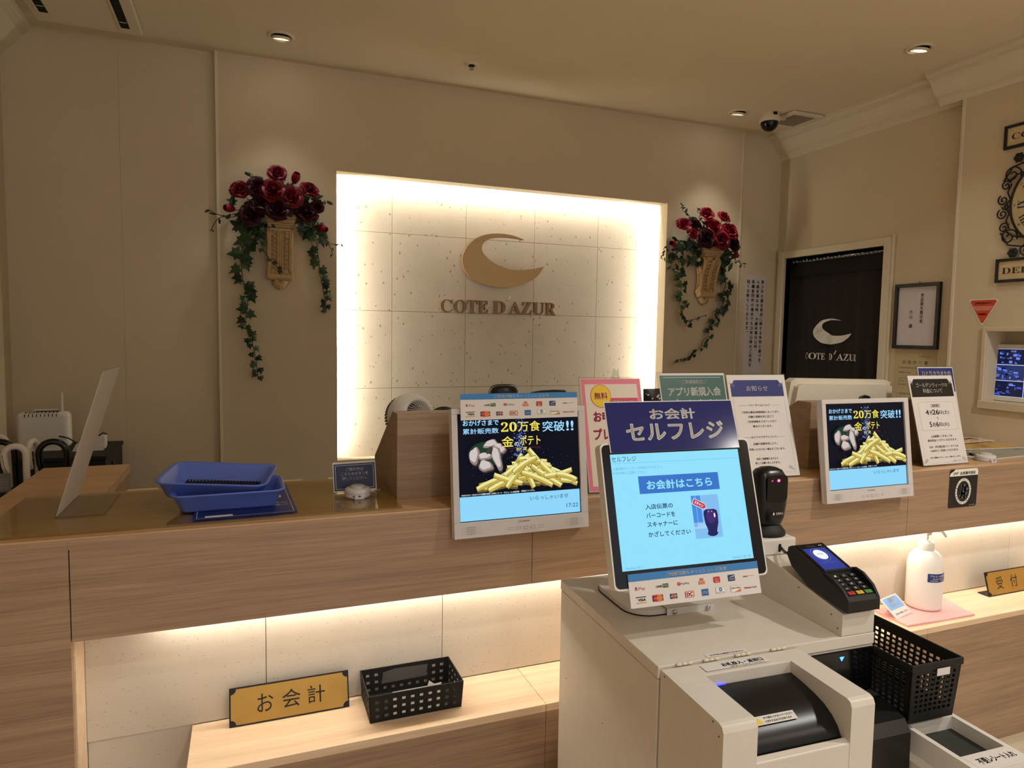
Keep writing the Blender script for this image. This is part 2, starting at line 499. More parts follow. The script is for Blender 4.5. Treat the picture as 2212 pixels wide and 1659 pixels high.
# right wall: far part with the doorway, near part standing 6 cm proud with the monitor recess
DY0, DY1, DZ = 2.670, 3.385, 1.993
b = MB()
b.box(XR, XR + 0.14, DY1, 3.50, 0, ZC); b.box(XR, XR + 0.14, 2.20, DY0, 0, ZC); b.box(XR, XR + 0.14, DY0, DY1, DZ, ZC)
struct(b.build('wall_right', wall_m))
RY0, RY1, RZ0, RZ1 = 1.60, 2.072, 1.235, 1.545
b = MB()
b.box(XN, XN + 0.2, RY1, 2.245, 0, ZC); b.box(XN, XN + 0.2, -2.6, RY0, 0, ZC)
b.box(XN, XN + 0.2, RY0, RY1, 0, RZ0); b.box(XN, XN + 0.2, RY0, RY1, RZ1, ZC)
b.box(XN + 0.13, XN + 0.2, RY0, RY1, RZ0, RZ1)
struct(b.build('wall_right_front', wall_m))
b = MB(); b.rbox(XN - 0.006, XN + 0.03, 2.238, 2.253, 0, ZC - 0.1, 0.002); struct(b.build('trim_6', trim_m))
crown_run('trim_7', XR, -1, 2.245, 3.46)
crown_run('trim_8', XN, -1, -2.6, 2.365)
# timber frame around the monitor recess
b = MB()
b.box(XN - 0.012, XN, RY1, RY1 + 0.018, RZ0 - 0.03, RZ1 + 0.018); b.box(XN - 0.012, XN, RY0 - 0.02, RY0, RZ0 - 0.03, RZ1 + 0.018)
b.box(XN - 0.012, XN, RY0, RY1, RZ1, RZ1 + 0.018); b.box(XN - 0.016, XN, RY0 - 0.02, RY1 + 0.018, RZ0 - 0.034, RZ0)
struct(b.build('trim_9', wall_m, bevel=0.002))
# doorway: frame and the dark passage behind the curtain
b = MB()
b.rbox(XR - 0.022, XR + 0.14, DY1, DY1 + 0.045, 0, DZ + 0.042, 0.004); b.rbox(XR - 0.022, XR + 0.14, DY0 - 0.040, DY0, 0, DZ + 0.042, 0.004); b.rbox(XR - 0.022, XR + 0.14, DY0 - 0.002, DY1 + 0.002, DZ, DZ + 0.042, 0.004)
b.rbox(XR - 0.012, XR, DY1 + 0.045, DY1 + 0.062, 0, DZ + 0.055, 0.003); b.rbox(XR - 0.012, XR, DY0 - 0.056, DY0 - 0.04, 0, DZ + 0.055, 0.003)
struct(b.build('door_1', trim_m))
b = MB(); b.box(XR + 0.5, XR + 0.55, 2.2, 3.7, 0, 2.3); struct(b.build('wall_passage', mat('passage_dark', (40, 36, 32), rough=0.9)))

# ================================================================== reception counter
CT = 1.06
def rel(b):  # counter parts are written in room coordinates, their things stand at y 1.647
    b.T = Matrix.Translation((0, -1.647, 0)); return b
tp = thing('countertop', 'long pale ash L-shaped worktop of the reception counter', 'worktop', (0, 1.647, 0))
b = rel(MB()); b.box(-0.62, 3.076, 1.6475, 2.09, CT - 0.03, CT - 0.004); b.build('main_slab', top_m, tp, bevel=0.0015)
b = rel(MB()); b.box(-0.60, -0.36, 2.09, 2.506, CT - 0.03, CT - 0.004); b.build('return_slab', top_m, tp, bevel=0.0015)
for x0, x1, y in ((-0.31, -0.235, 2.062), (-0.07, 0.150, 2.075), (0.225, 0.26, 2.082)):
    b = rel(MB()); b.box(x0, x1, 2.0905, 2.106, CT - 0.02, CT - 0.0038); b.build('edge_strip', pale_m, tp)
rc = thing('reception_counter', 'long wooden reception counter front with lit speckled stone band', 'counter', (0, 1.647, 0))
for nm, x0, x1 in (('fascia_panel', -0.354, 0.707), ('fascia_panel', 0.707, 2.10), ('fascia_panel', 2.10, 3.076)):
    b = rel(MB()); b.box(x0 + 0.0008, x1 - 0.0008, 1.647, 1.667, 0.831, CT - 0.0305); b.box(x0 + 0.0008, x1 - 0.0008, 1.6455, 1.6474, 0.831, CT - 0.009); b.build(nm, wood_m, rc)
b = rel(MB()); b.box(-0.62, -0.3555, 1.6455, 1.6474, 0, CT - 0.009); b.box(-0.62, -0.3555, 1.6474, 2.09, 0, CT - 0.032); b.build('end_panel', wood_m, rc)
b = rel(MB()); b.box(-0.356, -0.352, 1.662, 1.75, 0.0, 0.84); b.build('end_panel', pale_m, rc, label='pale maple inner face of the end panel')  # same wood as the panel, its lit side given a paler colour
b = rel(MB())
b.prism([(2.09, 0), (2.09, CT - 0.031), (2.497, CT - 0.031), (2.500, CT - 0.06), (2.496, CT - 0.12), (2.485, CT - 0.18), (2.46, CT - 0.24), (2.46, 0)], -0.60, -0.362, 'x')
b.build('return_cabinet', wood_m, rc)
b = rel(MB()); b.box(-0.352, 3.076, 1.766, 2.06, 0.0, CT - 0.031); b.build('back_carcass', mat('carcass_board', (120, 104, 84), rough=0.7), rc)
xs = [-0.352, 0.036, 0.488, 0.94, 1.39, 1.86, 2.33, 2.80, 3.076]
for i in range(len(xs) - 1):
    b = rel(MB())
    b.box(xs[i] + 0.0008, xs[i + 1] - 0.0008, 1.747, 1.765, 0.549, 0.90)
    b.box(xs[i] + 0.0008, xs[i + 1] - 0.0008, 1.752, 1.765, 0.0, 0.5475)
    b.build('stone_panel', stone_m, rc)
b = rel(MB()); b.box(-0.20, 3.07, 1.718, 1.732, 0.838, 0.843); b.build('light_tape', mat('counter_led', (255, 247, 232), emit=36.0), rc, label='glowing warm light tape')
b = rel(MB()); b.box(-0.352, 3.076, 1.667, 1.747, 0.845, 0.86); b.build('light_pelmet', pale_m, rc)
lg = thing('counter_ledge', 'low brightly lit maple ledge along the foot of the reception counter', 'ledge', (0, 1.647, 0))
for x0, x1 in ((-0.133, 0.711), (0.711, 2.10), (2.10, 3.076)):
    b = rel(MB()); b.box(x0 + 0.0006, x1 - 0.0006, 1.545, 1.7465, 0.527, 0.547); b.build('ledge_top', pale_m, lg, bevel=0.001)
    b = rel(MB()); b.box(x0 + 0.0006, x1 - 0.0006, 1.546, 1.566, 0.08, 0.5265); b.build('ledge_front', wood_m, lg)
b = rel(MB()); b.box(-0.132, -0.115, 1.566, 1.747, 0.0, 0.5265); b.build('ledge_side', wood_m, lg)
b = rel(MB()); b.box(-0.115, 3.076, 1.575, 1.60, 0.0, 0.08); b.build('plinth', trim_m, lg)
# ================================================================== on the counter top
GT = CT + 0.002
b = MB(); b.rbox(-0.535, 0.362, 1.672, 2.062, CT - 0.0038, CT + 0.0015, 0.001, 1)
gl = glass('glass_sheet', (243, 241, 218), 0.02, 0.10)
o = tag(b.build('glass_sheet', gl), 'large clear glass sheet laid over the left part of the counter top', 'glass sheet')

# acrylic stand seen edge on
t = thing('sign_stand', 'clear slanted acrylic sign stand seen edge-on beside the blue trays', 'sign holder', (-0.365, 1.92, GT))
b = MB(); b.box(-0.05, 0.05, -0.115, 0.115, 0.0, 0.003); b.build('base', acrylic, t)
b = MB(); b.prism([(-0.050, 0.0), (-0.047, 0.0), (0.056, 0.338), (0.053, 0.338)], -0.115, 0.115, 'y'); b.build('panel', acrylic, t)
b = MB(); b.prism([(-0.0468, 0.004), (-0.0455, 0.004), (0.056, 0.337), (0.0547, 0.337)], -0.112, 0.112, 'y')
b.build('insert_card', mat('card_back', (206, 196, 184), rough=0.5), t)

# navy mat and the two coin trays
t = thing('leaflet', 'navy printed sheet lying under the two blue trays', 'leaflet', (-0.01, 1.855, GT), R(2))
b = MB(); b.box(-0.115, 0.115, -0.16, 0.165, 0, 0.0015); b.build('sheet', navy, t)
b = MB(); b.rect(-0.05, 0.09, 0.0, 0.15, 0.0017, 0); b.rect(-0.09, -0.03, -0.15, -0.135, 0.0017); b.text('お札・小銭はこちらへ', 0.055, 0.10, -0.06, -0.045, 0.0017); b.text('ご協力お願いします', 0.055, 0.10, -0.085, -0.07, 0.0017); b.frame(-0.108, 0.108, -0.153, 0.158, 0.0012, 0.0017)
b.build('lettering', whiteink, t)
def coin_tray(M, label):
    t = thing('coin_tray', label, 'tray', M=M, group='blue payment trays')
    def ring(hx, hy, z, c):
        p = []
        for sx, sy, a in ((1, 1, 0), (-1, 1, 90), (-1, -1, 180), (1, -1, 270)):
            for k in range(5):
                an = R(a + k * 22.5)
                p.append((sx * (hx - c) + c * math.cos(an), sy * (hy - c) + c * math.sin(an), z))
        return p
    rings = [ring(.105, .070, 0.0, .018), ring(.108, .073, .004, .018), ring(.122, .088, .038, .024), ring(.129, .095, .042, .028), ring(.130, .096, .045, .028), ring(.127, .093, .046, .028), ring(.119, .085, .042, .024), ring(.105, .070, .006, .018), ring(.100, .066, .004, .018)]
    n = len(rings[0]); vs = [p for r in rings for p in r]; fs = []
    for k in range(len(rings) - 1):
        for i in range(n):
            j = (i + 1) % n; fs.append((k * n + i, k * n + j, (k + 1) * n + j, (k + 1) * n + i))
    fs.append(tuple(range(n))[::-1]); fs.append(tuple((len(rings) - 1) * n + i for i in range(n)))
    b = MB(); b.add(vs, fs, 0, True); b.build('tray_body', mat('blue_plastic', (96, 120, 206), rough=0.32, var=0.02), t)
    b = MB(); b.box(-0.09, 0.09, -0.056, 0.056, 0.004, 0.007)
    for i in range(23):
        x = -0.088 + i * 0.008; b.box(x, x + 0.003, -0.055, 0.055, 0.007, 0.0095)
    b.build('rubber_pad', mat('black_rubber', (26, 27, 32), rough=0.8), t)
    return t
coin_tray(Matrix.Translation((-0.045, 1.835, GT + 0.002)) @ Matrix.Rotation(R(1), 4, 'Z'), 'lower blue coin tray resting on the navy sheet')
coin_tray(Matrix.Translation((-0.070, 1.862, GT + 0.030)) @ Matrix.Rotation(R(-11), 4, 'Z') @ Matrix.Rotation(R(3.0), 4, 'Y') @ Matrix.Rotation(R(5), 4, 'X'), 'upper blue coin tray with ribbed black pad, stacked askew')

# call buttons
def call_button(loc, rz, label, M=None):
    t = thing('call_button', label, 'button', loc, rz)
    b = MB(); b.lathe([(0.031, 0), (0.0335, 0.003), (0.034, 0.008), (0.0335, 0.009), (0.0335, 0.010), (0.034, 0.011), (0.033, 0.021), (0.030, 0.0235), (0.020, 0.0245)], 32); b.box(-0.012, 0.012, -0.036, -0.028, 0, 0.008); b.build('housing', grey_p, t)
    b = MB(); b.lathe([(0.0205, 0.0240), (0.0195, 0.0285), (0.015, 0.031), (0.001, 0.0315)], 28); b.build('push_button', mat('grey_button', (186, 180, 172), rough=0.4), t)
    b = MB(); b.quad([(-0.004, -0.0364, 0.006), (0.004, -0.0364, 0.006), (0, -0.0364, 0.011)]); b.quad([(-0.018, -0.0290, 0.006), (-0.012, -0.0318, 0.006), (-0.014, -0.031, 0.010)])
    b.build('arrow_mark', ink, t)
    return t
call_button((0.271, 1.816, GT), 0, 'round white call button in front of the small navy card on glass')
call_button((2.565, 1.705, CT - 0.004), R(-8), 'round white call button beside the menus on the right counter')

t = thing('button_card', 'small navy card asking guests to press the button, glass side', 'sign', M=board((0.273, 1.868, GT), R(3.3), R(13)))
b = MB(); b.box(-0.060, 0.060, 0, 0.085, -0.003, 0); b.build('holder', acrylic, t)
b = MB(); b.box(-0.060, 0.060, 0.0, 0.003, -0.003, 0.045); b.build('foot', acrylic, t)
b = MB(); b.box(-0.058, 0.058, 0.002, 0.083, 0.0002, 0.0008); b.build('card', [paper], t)
b = MB(); b.rect(-0.056, 0.056, 0.006, 0.078, 0.0010, 0); b.frame(-0.052, 0.052, 0.010, 0.074, 0.0008, 0.0013, 1)
for i, s in enumerate(('ご用の方は', 'こちらのボタンを', '押してください。')):
    hw = (0.024, 0.037, 0.034)[i]; b.text(s, -hw, hw, 0.058 - i * 0.0125, 0.067 - i * 0.0125, 0.0013, 1, 0.01)
b.build('lettering', [mat('dark_navy', (30, 36, 78), rough=0.35), whiteink], t)

# wooden hoods behind the customer monitors
def hood(x0, x1, label):
    t = thing('monitor_hood', label, 'partition', (x0, 1.77, CT - 0.004), group='wooden partitions')
    W = x1 - x0
    b = MB(); b.box(0, W, 0, 0.02, 0, 0.230); b.build('front_board', wood_m, t, bevel=0.0008)
    side = [(0.02, 0), (0.338, 0), (0.338, 0.060), (0.060, 0.230), (0.02, 0.230)]
    b = MB(); b.prism(side, 0.0, 0.018, 'x'); b.build('side_board', wood_m, t)
    b = MB(); b.prism(side, W - 0.018, W, 'x'); b.build('side_board', wood_m, t)
    b = MB(); b.box(0.018, W - 0.018, 0.02, 0.06, 0.212, 0.230); b.build('top_board', wood_m, t)
    return t
hood(0.367, 0.99, 'wooden partition box with sloping side next to the white fan')
hood(1.775, 2.40, 'wooden partition box with sloping side under the white terminal back')

# ------------------------------------------------------------------ customer monitors
scr_dark = mat('screen_night', (10, 12, 26), emit=1.0)
scr_blue = mat('screen_sky', (142, 214, 250), emit=1.0)
scr_ink = mat('screen_navy_text', (40, 62, 100), emit=1.0)
scr_cy = mat('screen_ice_text', (158, 216, 255), emit=1.05)
scr_yl = mat('screen_yellow_text', (244, 226, 92), emit=1.0)
scr_wh = mat('screen_white', (236, 244, 252), emit=1.0)
scr_rd = mat('screen_dull_red', (116, 40, 44), emit=1.0)
fry = [mat('screen_fry_light', (238, 232, 158), emit=1.0), mat('screen_fry_mid', (196, 172, 76), emit=1.0), mat('screen_fry_shade', (176, 160, 84), emit=1.0), mat('screen_fry_dim', (106, 92, 44), emit=1.0)]
mush = [mat('screen_mushroom', (206, 194, 190), emit=1.0), mat('screen_mushroom_dim', (148, 130, 124), emit=1.0), mat('screen_leaf', (26, 58, 44), emit=1.0), mat('screen_mushroom_dark', (74, 58, 54), emit=1.0)]
scr_sp = mat('screen_sparkle', (96, 128, 226), emit=1.0)

def screen_picture(SW, SH):
    """the advert: dark picture above, pale blue strip below. Slots: see PM"""
    rnd = random.Random(7)
    b = MB()
    z = [0.0004]
    def lay():
        z[0] += 0.000012
        return z[0]
    X = lambda u: (u - 0.5) * SW
    Y = lambda v: v * SH
    b.rect(X(0), X(1), Y(0.228), Y(1), 0.0002, 0)
    b.rect(X(0), X(1), Y(0), Y(0.228), 0.0002, 1)
    def T(s, u0, u1, v0, v1, mi, bold=0.0):
        b.text(s, X(u0), X(u1), Y(v0), Y(v1), 0.0016, mi, bold)
    # sparkle beam
    for i in range(260):
        v = rnd.uniform(0.58, 0.97); u = 0.505 + rnd.gauss(0, 0.022 + 0.02 * (0.97 - v)) - 0.05 * (0.9 - v) * (v < 0.9)
        r_ = rnd.uniform(0.0012, 0.0042) * SW / 0.338 * 0.35; b.ellipse(X(u), Y(v), r_, r_, lay(), 8 if rnd.random() < 0.8 else 5, 6)
    for i in range(70):
        u = rnd.uniform(0.1, 0.95); v = rnd.uniform(0.3, 0.66); r_ = 0.0004; b.ellipse(X(u), Y(v), r_, r_, lay(), 5, 5)
    # mushrooms in a soft oval
    for k, (s, mi) in enumerate(((1.0, 7 + 4), (0.9, 7 + 2))):
        b.ellipse(X(0.213), Y(0.618), 0.155 * s * SW, 0.135 * s * SH, lay(), 11 if k == 1 else 0, 28)
    def blob(u, v, ru, rv, ang, mi):
        pts = []
        for k in range(22):
            a = 2 * PI * k / 22; rr = 1 + 0.10 * math.sin(3 * a + u * 40) + 0.06 * math.sin(5 * a + v * 31)
            x = ru * rr * math.cos(a); y = rv * rr * math.sin(a)
            pts.append((X(u) + (x * math.cos(ang) - y * math.sin(ang)) * SW, Y(v) + (x * math.sin(ang) + y * math.cos(ang)) * SW, lay()))
        zz = pts[0][2]; b.quad([(p[0], p[1], zz) for p in pts], mi)
    for u, v, ru, rv, an in ((0.255, 0.715, 0.06, 0.032, 0.2), (0.315, 0.690, 0.032, 0.025, 0.0)):
        blob(u, v, ru, rv, an, 10); blob(u - .004, v + .008, ru * .8, rv * .7, an, 9)
    for u, v, ru, rv, an in ((0.120, 0.610, 0.040, 0.066, -0.2), (0.205, 0.600, 0.058, 0.026, 0.0), (0.300, 0.580, 0.034, 0.098, 0.25), (0.205, 0.510, 0.058, 0.042, -0.15), (0.345, 0.655, 0.026, 0.026, 0)):
        blob(u + .006, v - .012, ru * 1.04, rv * 1.04, an, 12); blob(u, v, ru, rv, an, 10); blob(u - .006, v + .010, ru * .78, rv * .8, an, 9)
    blob(0.235, 0.660, 0.035, 0.014, 0.9, 12)
    # fries: each a light and a shaded face
    def chip(u, v, L, an, wd, tone=0):
        c, s = math.cos(an), math.sin(an)
        def P(a, q): return (X(u) + (a * c - q * s) * SW, Y(v) + (a * s + q * c) * SW)
        bend = rnd.uniform(-0.007, 0.007); N = 6
        up = []; mid = []; lo = []
        for k in range(N + 1):
            a = (k / N - 0.5) * L; q = bend * (1 - (2 * k / N - 1) ** 2) * 2
            tp = 0.82 if k in (0, N) else 1.0
            up.append(P(a, q + wd * 0.62 * tp)); mid.append(P(a, q - wd * 0.02)); lo.append(P(a, q - wd * 0.62 * tp))
        z0_ = lay(); z1 = lay(); z2 = lay()
        b.quad([(p[0], p[1], z0_) for p in [P((k / N - 0.5) * L * 1.03, bend * (1 - (2 * k / N - 1) ** 2) * 2 - wd * .70) for k in range(N + 1)] + [P((k / N - 0.5) * L * 1.03, bend * (1 - (2 * k / N - 1) ** 2) * 2 + wd * .66) for k in range(N, -1, -1)]], 16)
        b.quad([(p[0], p[1], z1) for p in lo + up[::-1]], 4 + 13 - 13 + 0 if False else (14 if tone == 0 else 16))
        b.quad([(p[0], p[1], z2) for p in mid + up[::-1]], 13 if tone == 0 else 15)
    for i in range(14):      # lower dim layer
        u = rnd.uniform(0.24, 0.84); chip(u, rnd.uniform(0.310, 0.345), rnd.uniform(0.16, 0.24), rnd.uniform(-0.22, 0.22), 0.026, 1)
    for i in range(64):      # the heap: fries fan out from its top
        k = rnd.uniform(-1, 1); v = max(0.345, rnd.uniform(0.335, 0.56) - abs(k) * 0.02)
        half = (0.61 - v) * 1.18
        u = 0.565 + k * half
        a = -k * rnd.uniform(0.45, 1.0) + rnd.uniform(-0.35, 0.35)
        if v < 0.40: a *= 0.45
        chip(u, v, rnd.uniform(0.15, 0.25), a, rnd.uniform(0.022, 0.030), 1 if (i < 16 or v < 0.335) else 0)
    for u, v, L, an in ((0.455, 0.50, 0.30, 0.62), (0.66, 0.515, 0.30, -0.80), (0.70, 0.385, 0.30, -0.60), (0.525, 0.42, 0.26, -1.05), (0.24, 0.345, 0.24, 0.33), (0.33, 0.34, 0.24, 0.42), (0.80, 0.405, 0.24, 0.16), (0.87, 0.36, 0.18, -0.30), (0.62, 0.36, 0.28, -0.42), (0.38, 0.375, 0.24, -0.32), (0.44, 0.40, 0.22, 0.85), (0.56, 0.54, 0.18, -0.15), (0.52, 0.50, 0.22, 0.5)):
        chip(u, v, L, an, 0.032, 0)
    for u, v in ((0.53, 0.55), (0.60, 0.50), (0.63, 0.46), (0.60, 0.43), (0.52, 0.555)):
        b.ellipse(X(u), Y(v), 0.006 * SW, 0.003 * SW, lay(), 0, 8)
    T('おかげさまで', .038, .327, .893, .947, 2, 0.02); T('累計販売数', .037, .325, .815, .868, 2, 0.01)
    T('\U0001D7D0\U0001D7CE', .345, .475, .826, .918, 3); T('万食', .485, .674, .822, .924, 3, 0.01)
    T('突破', .693, .885, .812, .916, 2, 0.01); T('!!', .900, .965, .815, .912, 2, 0.02)
    T('金', .347, .445, .680, .782, 3, 0.01); T('の', .452, .492, .685, .722, 5, 0.01); T('ポテト', .500, .672, .690, .785, 3, 0.012)
    T('松', .466, .500, .638, .670, 3, 0.01); T('茸', .522, .556, .640, .672, 3, 0.01)
    b.rect(X(.35), X(.45), Y(.660), Y(.664), 0.0016, 6); b.rect(X(.57), X(.67), Y(.664), Y(.668), 0.0016, 6)
    T('※2023/12/11〜2024/11/17の期間 松茸しお味とコート・ダジュールの販売数', .012, .480, .236, .253, 5, 0.01); T('※写真はイメージです。', .495, .610, .238, .256, 5, 0.01)
    T('いらっしゃいませ', .568, .898, .150, .192, 4)
    return b
PM = [scr_dark, scr_blue, scr_cy, scr_yl, scr_ink, scr_wh, scr_rd, scr_dark, scr_sp, mush[0], mush[1], mush[2], mush[3], fry[0], fry[1], fry[2], fry[3]]

def monitor(loc, label, clock):
    W, Hh = 0.378, 0.328
    t = thing('monitor', label, 'monitor', M=board(loc, 0, R(7.5)), group='customer monitors')
    SW, SH, sy, sx = 0.338, 0.270, 0.042, -0.002
    b = MB()
    f = 0.006
    x0, x1, y0, y1 = -W / 2, W / 2, 0, Hh
    a0, a1, c0, c1 = sx - SW / 2 - .002, sx + SW / 2 + .002, sy - .002, sy + SH + .002
    for (p, q, r_, s) in ((x0, x1, y0, c0), (x0, x1, c1, y1), (x0, a0, c0, c1), (a1, x1, c0, c1)):
        b.box(p, q, r_, s, -0.012, 0)
    b.build('bezel', grey_p, t, bevel=0.0012)
    b = MB(); b.rbox(x0 - .001, x1 + .001, -0.001, y1 + .001, -0.024, -0.011, 0.005); b.rbox(x0 + .02, x1 - .02, .115, y1 - .02, -0.05, -0.023, 0.01); b.build('rear_housing', grey_p, t)
    b = MB(); b.box(a0, a1, c0, c1, -0.010, -0.006); sc = b.build('screen', black_g, t)
    b = screen_picture(SW, SH)
    if clock: b.text(clock, sx + .385 * SW, sx + .487 * SW, SH * .055, SH * .094, 0.0016, 4)
    b.build('screen_picture', PM, sc, M=Matrix.Translation((sx, sy, -0.0058)))
    for cx in (-0.145, 0.145):
        b = MB(); rr = random.Random(3)
        for i in range(14):
            for j in range(5):
                r_ = 0.0011 if 3 < i < 10 else 0.0006
                b.ellipse(cx - .026 + i * .004, 0.010 + j * .0042, r_, r_, 0.0004, 0, 6)
        b.build('speaker_grille', mat('grille_shadow', (60, 56, 56), rough=0.8), t)
    for i in range(5):
        x = -0.042 + i * 0.020 + (0.004 if i == 4 else 0)
        b = MB(); b.frame(x, x + .013, .011, .018, .0007, .0004, 0); b.rect(x + .0007, x + .0123, .0117, .0173, .0006, 1); b.build('control_button', [mat('button_edge', (130, 122, 120), rough=0.6), grey_p], t)
    b = MB(); b.text('I-O DATA', -0.016, 0.016, 0.0295, 0.0335, 0.0004, 0, 0.02); b.build('maker_mark', mat('grey_print', (120, 112, 112), rough=0.6), t)
    b = MB(); b.box(-0.04, 0.04, 0.12, 0.19, -0.105, -0.05); b.build('mount_arm', black_p, t)
    return t
monitor((0.669, 1.611, 0.983), 'grey advert monitor hung in front of the left wooden partition, clock showing', '17:22')
monitor((1.879, 1.600, 0.983), 'grey advert monitor on the right counter beside the holiday price notice', None)

# payment strip: blue bar and two rows of marks
c_green = mat('print_green', (60, 108, 68), rough=0.5, var=0); c_or = mat('print_orange', (226, 120, 52), rough=0.5, var=0)
c_blue = mat('print_blue', (58, 128, 194), rough=0.4, var=0.02); c_dblue = mat('print_deep_blue', (40, 50, 112), rough=0.5, var=0); c_mid = mat('print_mid_blue', (40, 98, 168), rough=0.5, var=0)
c_grey = mat('print_grey', (150, 150, 160), rough=0.5, var=0); c_gold = mat('print_gold', (214, 160, 60), rough=0.5, var=0)
def pay_strip(M, W, Hh, label, note=None):
    t = thing('payment_strip', label, 'sign', M=M, group='cashless payment strips')
    b = MB(); b.box(-W / 2, W / 2, 0, Hh, -0.001, 0); b.build('card', paper, t)
    X = lambda u: (u - 0.5) * W
    Y = lambda v: v * Hh
    z = 0.0004
    b = MB(); b.rect(X(0), X(1), Y(.78), Y(1), z, 0); b.text('ご利用可能なキャッシュレス決済', X(.275), X(.745), Y(.825), Y(.945), z * 2, 1, 0.015); b.build('title_bar', [c_blue, whiteink], t)
    def mark(fn, mats):
        b = MB(); fn(b); b.build('payment_mark', mats, t)
    mark(lambda b: (b.text('R', X(.043), X(.063), Y(.505), Y(.610), z, 0, .02), b.text('Pay', X(.070), X(.116), Y(.485), Y(.600), z, 0)), [red_ink])
    mark(lambda b: (b.text('LINE', X(.196), X(.240), Y(.525), Y(.590), z, 1, .03), b.rect(X(.244), X(.288), Y(.505), Y(.625), z, 0), b.text('Pay', X(.248), X(.284), Y(.53), Y(.605), z * 2, 2, .02)), [c_green, ink, whiteink])
    mark(lambda b: (b.rect(X(.355), X(.377), Y(.515), Y(.615), z, 0, r=.001), b.text('P', X(.361), X(.371), Y(.535), Y(.6), z * 2, 2, .02), b.text('PayPay', X(.381), X(.446), Y(.515), Y(.590), z, 1)), [red_ink, ink, whiteink])
    mark(lambda b: (b.rect(X(.515), X(.565), Y(.475), Y(.575), z, 0, r=.0008), b.text('PAY', X(.523), X(.557), Y(.49), Y(.56), z * 2, 1, .03), b.text('au', X(.526), X(.556), Y(.59), Y(.665), z, 0, .03)), [c_or, whiteink])
    mark(lambda b: (b.rect(X(.632), X(.685), Y(.470), Y(.655), z, 0, r=.002), b.text('d払い', X(.640), X(.677), Y(.545), Y(.62), z * 2, 1, .02), b.rect(X(.645), X(.672), Y(.50), Y(.515), z * 2, 1)), [red_ink, whiteink])
    mark(lambda b: (b.rect(X(.748), X(.803), Y(.470), Y(.665), z, 0), b.quad([(X(.753), Y(.575), z * 2), (X(.798), Y(.61), z * 2), (X(.798), Y(.64), z * 2)], 1), b.text('J-Coin', X(.756), X(.795), Y(.50), Y(.56), z * 2, 1)), [c_dblue, whiteink])
    mark(lambda b: (b.text('atone', X(.869), X(.905), Y(.540), Y(.590), z, 0, .02), b.text('WALLET', X(.910), X(.962), Y(.555), Y(.585), z, 1)), [red_ink, c_or])
    mark(lambda b: (b.rect(X(.040), X(.115), Y(.295), Y(.318), z, 0), b.text('VISA', X(.054), X(.112), Y(.185), Y(.262), z, 0, .04), b.rect(X(.040), X(.115), Y(.125), Y(.148), z, 1)), [ink, c_gold])
    mark(lambda b: (b.rect(X(.160), X(.239), Y(.130), Y(.315), z, 0), b.ellipse(X(.188), Y(.222), .022 * W, .022 * W, z * 2, 1), b.ellipse(X(.212), Y(.222), .022 * W, .022 * W, z * 3, 2), b.text('Mastercard', X(.166), X(.233), Y(.205), Y(.24), z * 4, 3, .02)), [mat('print_maroon', (92, 22, 24), rough=.5, var=0), red_ink, c_or, whiteink])
    mark(lambda b: [b.rect(X(.290 + k * .019), X(.307 + k * .019), Y(.145), Y(.300), z, k, r=.001) for k in range(3)] + [b.text('JCB', X(.293), X(.344), Y(.19), Y(.255), z * 2, 3, .03)], [c_dblue, red_ink, c_green, whiteink])
    mark(lambda b: (b.rect(X(.403), X(.471), Y(.130), Y(.315), z, 0, r=.002), b.rect(X(.409), X(.465), Y(.148), Y(.297), z * 2, 1, r=.0015), b.text('DC', X(.414), X(.460), Y(.165), Y(.28), z * 3, 0, .05)), [red_ink, whiteink])
    mark(lambda b: (b.rect(X(.530), X(.584), Y(.125), Y(.325), z, 0), b.text('AMERICAN', X(.534), X(.580), Y(.23), Y(.26), z * 2, 1, .02), b.text('EXPRESS', X(.534), X(.580), Y(.185), Y(.215), z * 2, 1, .02)), [c_mid, whiteink])
    mark(lambda b: (b.rect(X(.640), X(.714), Y(.140), Y(.320), z, 0, r=.001), b.rect(X(.642), X(.712), Y(.146), Y(.314), z * 2, 1, r=.001), b.ellipse(X(.677), Y(.255), .012 * W, .012 * W, z * 3, 2, rin=.5), b.text('Diners Club', X(.646), X(.708), Y(.16), Y(.19), z * 3, 2)), [c_grey, whiteink, c_mid])
    mark(lambda b: (b.rect(X(.757), X(.839), Y(.125), Y(.318), z, 2), b.rect(X(.759), X(.837), Y(.131), Y(.312), z * 2, 3), b.text('DISCOVER', X(.763), X(.833), Y(.225), Y(.268), z * 3, 0, .02), b.quad([(X(.785), Y(.131), z * 3), (X(.837), Y(.131), z * 3), (X(.837), Y(.215), z * 3)], 1)), [ink, c_or, c_grey, whiteink])
    mark(lambda b: b.text('Rakuten Card', X(.867), X(.966), Y(.185), Y(.240), z, 0, .03), [red_ink])
    return t
pay_strip(board((0.668, 1.6435, 1.2795), R(.5), R(7.5)), 0.331, 0.067, 'white cashless payment strip taped across the top of the grey advert monitor')
